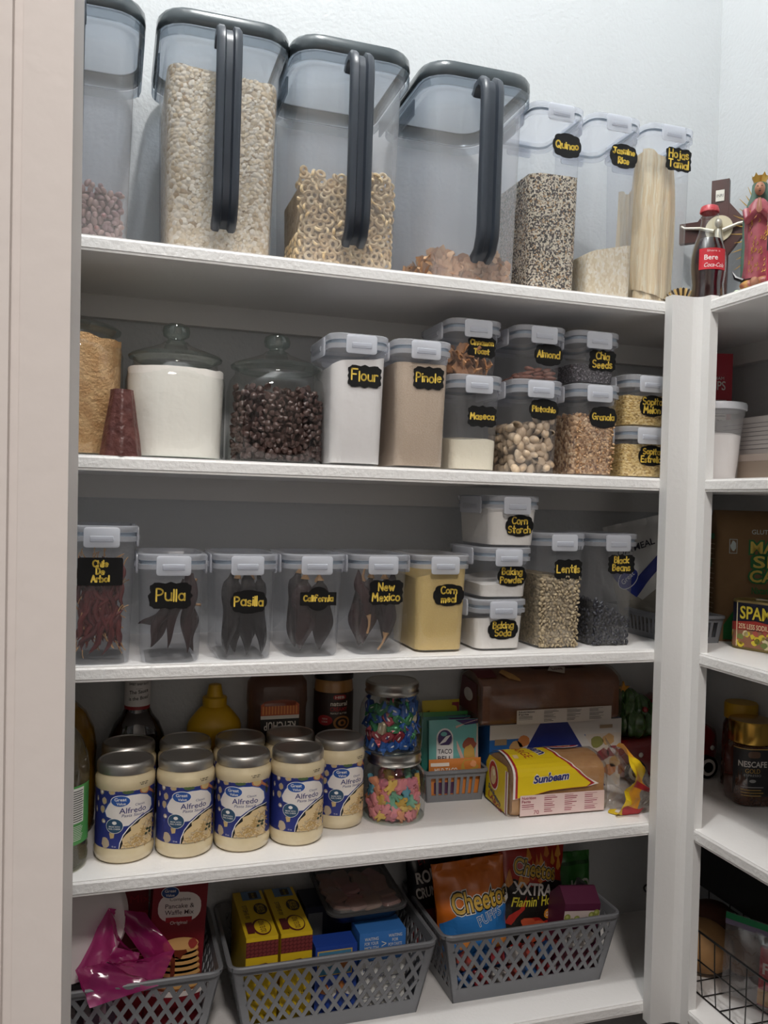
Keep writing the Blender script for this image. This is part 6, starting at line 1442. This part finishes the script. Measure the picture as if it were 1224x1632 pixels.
# third right shelf: flour bag, basket with oat bag, luncheon meat tin
KR = mat('kraft_paper', '#7E6140', .75, var=(12, '#735634'), bump=(40, .0012))
t = thing('corn_flour_bag', 'brown paper bag of corn flour with green and yellow lettering', 'bag', (.188, .070, Z3), -.38)
w, d, h = .128, .066, .215
R = [[(x*(1+.02*sin(z*60)), y*(1+.03*sin(z*45)), z) for x, y, _ in rrect(0, w, d, .012)] for z in [0, .02, .06, .1, .14, .18, .205]]
R += [[(x*.98, y*.7, .222) for x, y, _ in rrect(0, w, d, .012)], [(x*.97, y*.18, .238) for x, y, _ in rrect(0, w, d, .012)]]
MB().loft(R, 0).build('bag', KR, t, smooth=50)
m = MB(); f = plane_fn((0, -d/2-.0014, 0), (1, 0, 0), (0, 0, 1)); g_ = plane_fn((-w/2-.0022, 0, 0), (0, -1, 0), (0, 0, 1))
text(m, 'GLUTEN FREE', .030, .200, .008, f, 3, 1, w=.07, off=.01)
for k, s in enumerate(['MA', 'SE', 'CA']): text(m, s, .016+.006*(k % 2), .172-.026*k, .021, f, 0, 1, w=.044, off=.12); text(m, s, .016+.006*(k % 2), .172-.026*k, .021, f, 1, 2, w=.044, off=.02)
text(m, 'Nixtamalizada', .028, .094, .012, f, 0, 1, w=.060, off=.02); text(m, 'INSTANT CORN', .028, .078, .007, f, 0, 1, w=.058)
poly(m, rect(-.044, -.030, .160, .186), f, 3, 1); poly(m, rect(-.043, -.031, .161, .185), f, 4, 2); poly(m, blob(-.037, .174, .005, .009, 10, .3, 1), f, 3, 3)
poly(m, [(-.05, .004), (.03, .004), (.03, .02), (-.02, .060), (-.034, .055), (-.05, .03)], f, 0, 1); poly(m, blob(-.004, .02, .02, .014, 12, .4, 2), f, 1, 2)
for k in range(16): poly(m, rect(-.028, .026-.004*(k % 3), .175-.009*k, .1765-.009*k), g_, 5, 1)
poly(m, blob(0, .14, .010, .009, 10, .3, 5), g_, 0, 2); poly(m, rect(-.02, .022, .185, .195), g_, 0, 2)
m.build('print', [ink('#1E6B35'), ink('#C9B04A'), ink('#E9E0C8'), ink('#B9C4C0'), ink('#6E5236'), ink('#A8906A')], t, smooth=0)
slot_basket('slotted_basket', 'grey slotted basket holding an oatmeal bag, behind the corner post', (.058, .142, Z3), .098, .200, .048, .006, BASKET, 7)
def oat(a, f, w, h):
    poly(a, [(-w/2+.003, .02), (-w/2+.003, h*.55), (0, h*.30), (w/2-.003, h*.45), (w/2-.003, .02)], f, 2, 1, .006); poly(a, [(-w/2+.003, h*.55), (-.01, h*.33), (w/2-.003, h*.62), (w/2-.003, h*.72), (-.01, h*.46), (-w/2+.003, h*.68)], f, 0, 2, .006)
    poly(a, oval(-.020, h*.50, .026, .016, 22, .5), f, 1, 3, .006); poly(a, oval(-.020, h*.50, .0245, .0145, 22, .5), f, 0, 4, .006); text(a, 'Great', -.020, h*.51, .009, f, 1, 5, w=.034, rot=.5)
    text(a, 'OATMEAL', .004, h*.76, .012, f, 3, 2, w=.075, off=.02, rot=.15)
bag('oatmeal_bag', 'white and blue oatmeal bag with green top leaning in the slotted basket', (.045, .1400, Z3+.004), .125, .215, .055, mat('white_pouch', '#C9C9C6', .3, coat=.3), oat, [ink('#23307E'), ink('#D9D9D6'), ink('#8E8A80'), ink('#2A2C3A')], (0, radians(-14), -1.0), 'bag', 13)
t = thing('meat_tin', 'rounded square tin of luncheon meat on the middle right shelf', 'tin', (.137, -.036, Z3), -1.25)
m = MB(); m.rr([(0, .096, .054, .016), (.001, .100, .058, .018), (.004, .0985, .0565, .0175), (.080, .0985, .0565, .0175), (.083, .100, .058, .018), (.0845, .098, .056, .0175), (.083, .094, .052, .016), (.081, .090, .048, .015)], 0, True, True, 6); m.build('tin', mat('gold_tin', '#B5A06A', .3, .8), t, smooth=40)
m = MB(); f = plane_fn((0, -.0288, 0), (1, 0, 0), (0, 0, 1)); hw = .033
def wrapf(u, v, l=0):
    k = .0002*l+.0003; a, b, r = .0985/2, .0565/2, .0175
    if abs(u) <= a-r: return Vector((u, -b-k, v))
    e = (abs(u)-(a-r))/r; s = 1 if u > 0 else -1
    if e < pi/2: return Vector((s*(a-r+(r+k)*sin(e)), -b+r-(r+k)*cos(e), v))
    return Vector((s*(a+k), -b+r+(e-pi/2)*r, v))
poly(m, rect(-.064, .064, .005, .080), wrapf, 0, 0, .003); poly(m, rect(-.064, .064, .005, .034), wrapf, 3, 1, .003)
rn = random.Random(3)
for k in range(46): poly(m, blob(rn.uniform(-.06, .06), rn.uniform(.008, .030), .006, .005, 9, .4, k), wrapf, rn.choice([3, 4, 5, 6, 2]), 2+k % 3, .003)
poly(m, [(-.064, .030), (0, .036), (.064, .030), (.064, .044), (0, .051), (-.064, .044)], wrapf, 1, 5, .003); text(m, '25% LESS SODIUM', 0,   .0405, .0085, wrapf, 2, 6, w=.060, off=.012)
text(m, 'SPAM', .0, .064, .021, wrapf, 7, 5, w=.055, off=.05); text(m, 'SPAM', .0, .064, .021, wrapf, 6, 6, w=.055, off=.02); poly(m, rect(.0325, .0340, .005, .080), wrapf, 2, 6); poly(m, rect(-.0340, -.0325, .005, .080), wrapf, 2, 6)
m.build('label', [ink('#1B1C33'), ink('#9E2F26'), ink('#E8DAB0'), ink('#9A6A50'), ink('#7E8A4A'), ink('#B5584A'), ink('#E0C93C'), ink('#15131A')], t, smooth=0)
m = MB(); m.tube([(-.018, 0, .0845), (-.012, .006, .0855), (-.004, .004, .0855), (.004, 0, .085), (-.004, -.004, .0855), (-.012, -.006, .0855), (-.018, 0, .0845)], .0014, 0, 6); m.build('pull_ring', METAL, t)
# fourth right shelf: coffee jars
t = thing('coffee_jar', 'jar of instant coffee with gold lid and black label on the fourth right shelf', 'jar', (.192, .050, Z4), -.25)
MB().rr([(0, .060, .060, .016), (.002, .070, .070, .02), (.012, .078, .078, .024), (.095, .078, .078, .026), (.106, .070, .070, .03), (.112, .062, .062, .03)], 0, True, True, 8).build('body', mat('coffee_in_glass', '#3E2318', .10, coat=.8, var=(300, '#4E2E1F')), t)
MB().lathe([(.0345, .1105), (.0385, .111), (.0390, .114), (.0390, .147), (.0375, .150), (.001, .1505)], 0, 44, c0=False).build('lid', mat('gold_lid', '#B08C42', .22, 1.), t, smooth=40)
m = MB()
def cw(u, v, l=0):
    a, r = .039, .026; k = .0003+.0002*l
    if abs(u) <= a-r: return Vector((u, -a-k, v))
    e = (abs(u)-(a-r))/r; s = 1 if u > 0 else -1
    if e < pi/2: return Vector((s*(a-r+(r+k)*sin(e)), -a+r-(r+k)*cos(e), v))
    return Vector((s*(a+k), -a+r+(e-pi/2)*r, v))
poly(m, rect(-.052, .018, .020, .104), cw, 0, 0, .003); poly(m, rect(.018, .020, .018, .104), cw, 4, 1, .003); poly(m, rect(-.052, .018, .104, .1055), cw, 3, 1, .003)
text(m, 'NESCAFE', -.014, .078, .010, cw, 2, 2, w=.050, off=.02); text(m, 'GOLD', -.014, .066, .008, cw, 3, 2, w=.026); text(m, 'ESPRESSO', -.014, .058, .004, cw, 4, 2, w=.03)
poly(m, oval(-.012, .095, .011, .006, 16, 0, .6), cw, 5, 2, .003); poly(m, oval(-.014, .048, .006, .003, 12), cw, 4, 2, .003)
for k in range(4): poly(m, rect(-.034, .006-.004*(k % 2), .036-.005*k, .0375-.005*k), cw, 3 if k else 4, 2, .003)
poly(m, rect(.024, .038, .044, .072), cw, 2, 1, .003)
for k in range(10): poly(m, rect(.026, .036, .047+.0023*k, .048+.0023*k), cw, 0, 2, .003)
m.build('label', [ink('#131316'), ink('#6E1F1F'), ink('#C4BFB8'), ink('#B08C42'), ink('#9A9A98'), ink('#5A4030')], t, smooth=0)
t = thing('coffee_jar', 'jar with mustard-yellow lid standing behind the gold-lid coffee jar', 'jar', (.2290, .1200, Z4))
MB().rr([(0, .050, .050, .016), (.004, .059, .059, .02), (.120, .059, .059, .024), (.134, .050, .050, .024)], 0, True, True, 8).build('body', mat('coffee_in_glass', '#3E2318', .10), t)
MB().lathe([(.027, .133), (.0300, .1335), (.0305, .136), (.0305, .160), (.029, .163), (.001, .1635)], 0, 40, c0=False).build('lid', mat('yellow_lid', '#B8901E', .4), t, smooth=40)
# lowest right shelf: wire basket, tubers, zip bag, black box
t = thing('wire_basket', 'black wire basket on the lowest right shelf', 'basket', (.132, -.020, Z5))
WIRE = mat('black_wire', '#141414', .4); w, d, h = .190, .36, .115; m = MB()
def loop(z, k, r): m.tube([(p[0], p[1], z) for p in rrect(0, w*k, d*k, .03)]+[(rrect(0, w*k, d*k, .03)[0][0], rrect(0, w*k, d*k, .03)[0][1], z)], r, 0, 6)
loop(h*.55, .97, .0013); loop(.002, .9, .0013)
for s in (-1, 1):
    for k in range(9):
        y = -d*.42+d*.84*k/8; m.tube([(s*w*.5, y, h), (s*w*.485, y*.97, h*.5), (s*w*.45, y*.9, .002)], .0011, 0, 5)
    for k in range(6):
        x = -w*.36+w*.72*k/5; m.tube([(x, s*d*.5, h), (x*.97, s*d*.485, h*.5), (x*.9, s*d*.45, .002)], .0011, 0, 5)
for k in range(7): m.tube([(-w*.45, -d*.36+d*.72*k/6, .002), (w*.45, -d*.36+d*.72*k/6, .002)], .0011, 0, 5)
m.build('wires', WIRE, t)
m = MB(); loop(h, 1., .0019); m.build('rim', WIRE, t)
TUB = mat('potato_skin', '#B98F5E', .7, var=(14, '#A37A4C'), bump=(60, .002))
def tuber(name, label, loc, r, m_, rot, seed):
    q = MB().ball((0, 0, 0), r, 0, 28, 18); ph = random.Random(seed).random()*6
    q.v = [(x*(1+.06*sin(y*60+ph)), y*(1+.06*sin(z*50+ph)), z*(1+.05*sin(x*55+ph))) for x, y, z in q.v]
    return tag(q.build(name, m_, loc=loc, rot=rot), label, 'potato')
tuber('potato', 'large tan potato at the left end of the wire basket', (.100, .048, .049), (.046, .055, .044), TUB, (0, .3, .4), 1)
tuber('potato', 'dark brown potato behind the large tan one in the wire basket', (.156, .095, .066), (.052, .046, .034), mat('dark_potato', '#5A3322', .7, bump=(60, .002)), (0, .2, .2), 2)
tuber('potato', 'small tan potato wedged right of the large one in the wire basket', (.160, .018, .042), (.036, .04, .035), TUB, (0, .1, 0), 3)
t = thing('zip_bag', 'clear zip bag with green seal and a red pack of nuts inside the wire basket', 'bag', (.122, -.100, .010), -1.10, None, (radians(-6), 0, -1.05))
ZB = clear('zip_film', '#E8E6E6', .12, .06, base=.1)
def zf(s, q): return ((s-.5)*.170, -.022*sin(pi*min(1, q*1.15+.02))**.6*(1-(2*s-1)**2)**.5-.002*sin(s*30+q*12), q*.135)
m = MB().grid(zf, 20, 18); m2 = MB().grid(lambda s, q: (zf(1-s, q)[0], -zf(1-s, q)[1]*.9, q*.135), 14, 12); m.add(m2.v, m2.f); m.build('film', ZB, t)
MB().box(-.085, .085, -.0022, .0022, .124, .134).build('zip_seal', mat('green_zip', '#1E7A4A', .4), t, smooth=0)
MB().box(-.085, .085, -.0021, .0021, .115, .1235).build('zip_band', mat('mauve_band', '#7A6E86', .4), t, smooth=0)
m = MB().rr([(0.006, .09, .014, .004, .020, 0), (.098, .09, .014, .004, .020, 0)], 0, n=3); f = plane_fn((.020, -.0074, 0), (1, 0, 0), (0, 0, 1))
text(m, 'FISHER', .0, .066, .017, f, 1, 2, w=.075, off=.025); text(m, 'MACADAMIA', .0, .045, .006, f, 3, 2, w=.05); poly(m, rect(-.044, .044, .008, .032), f, 2, 1)
m.build('nut_pack', [ink('#B8283A', .35), ink('#E6DCD8'), ink('#C99A50'), ink('#6E1420')], t, smooth=40)
def bk(m, F, w, d, h):
    f = F['left']; rn_ = random.Random(2)
    for k in range(7):
        u, v = .03+.006*k, h*.5+rn_.uniform(-.02, .02); poly(m, [(u, v-.012), (u+.0008, v-.012), (u+.003, v+.012), (u+.002, v+.012)], f, 0, 1)
carton('black_box', 'long black box with faint scribbled lettering lying across the wire basket', (.190, -.060, .1175), .075, .42, .075, ink('#0C0C0E', .4), bk, [ink('#4A4648')])
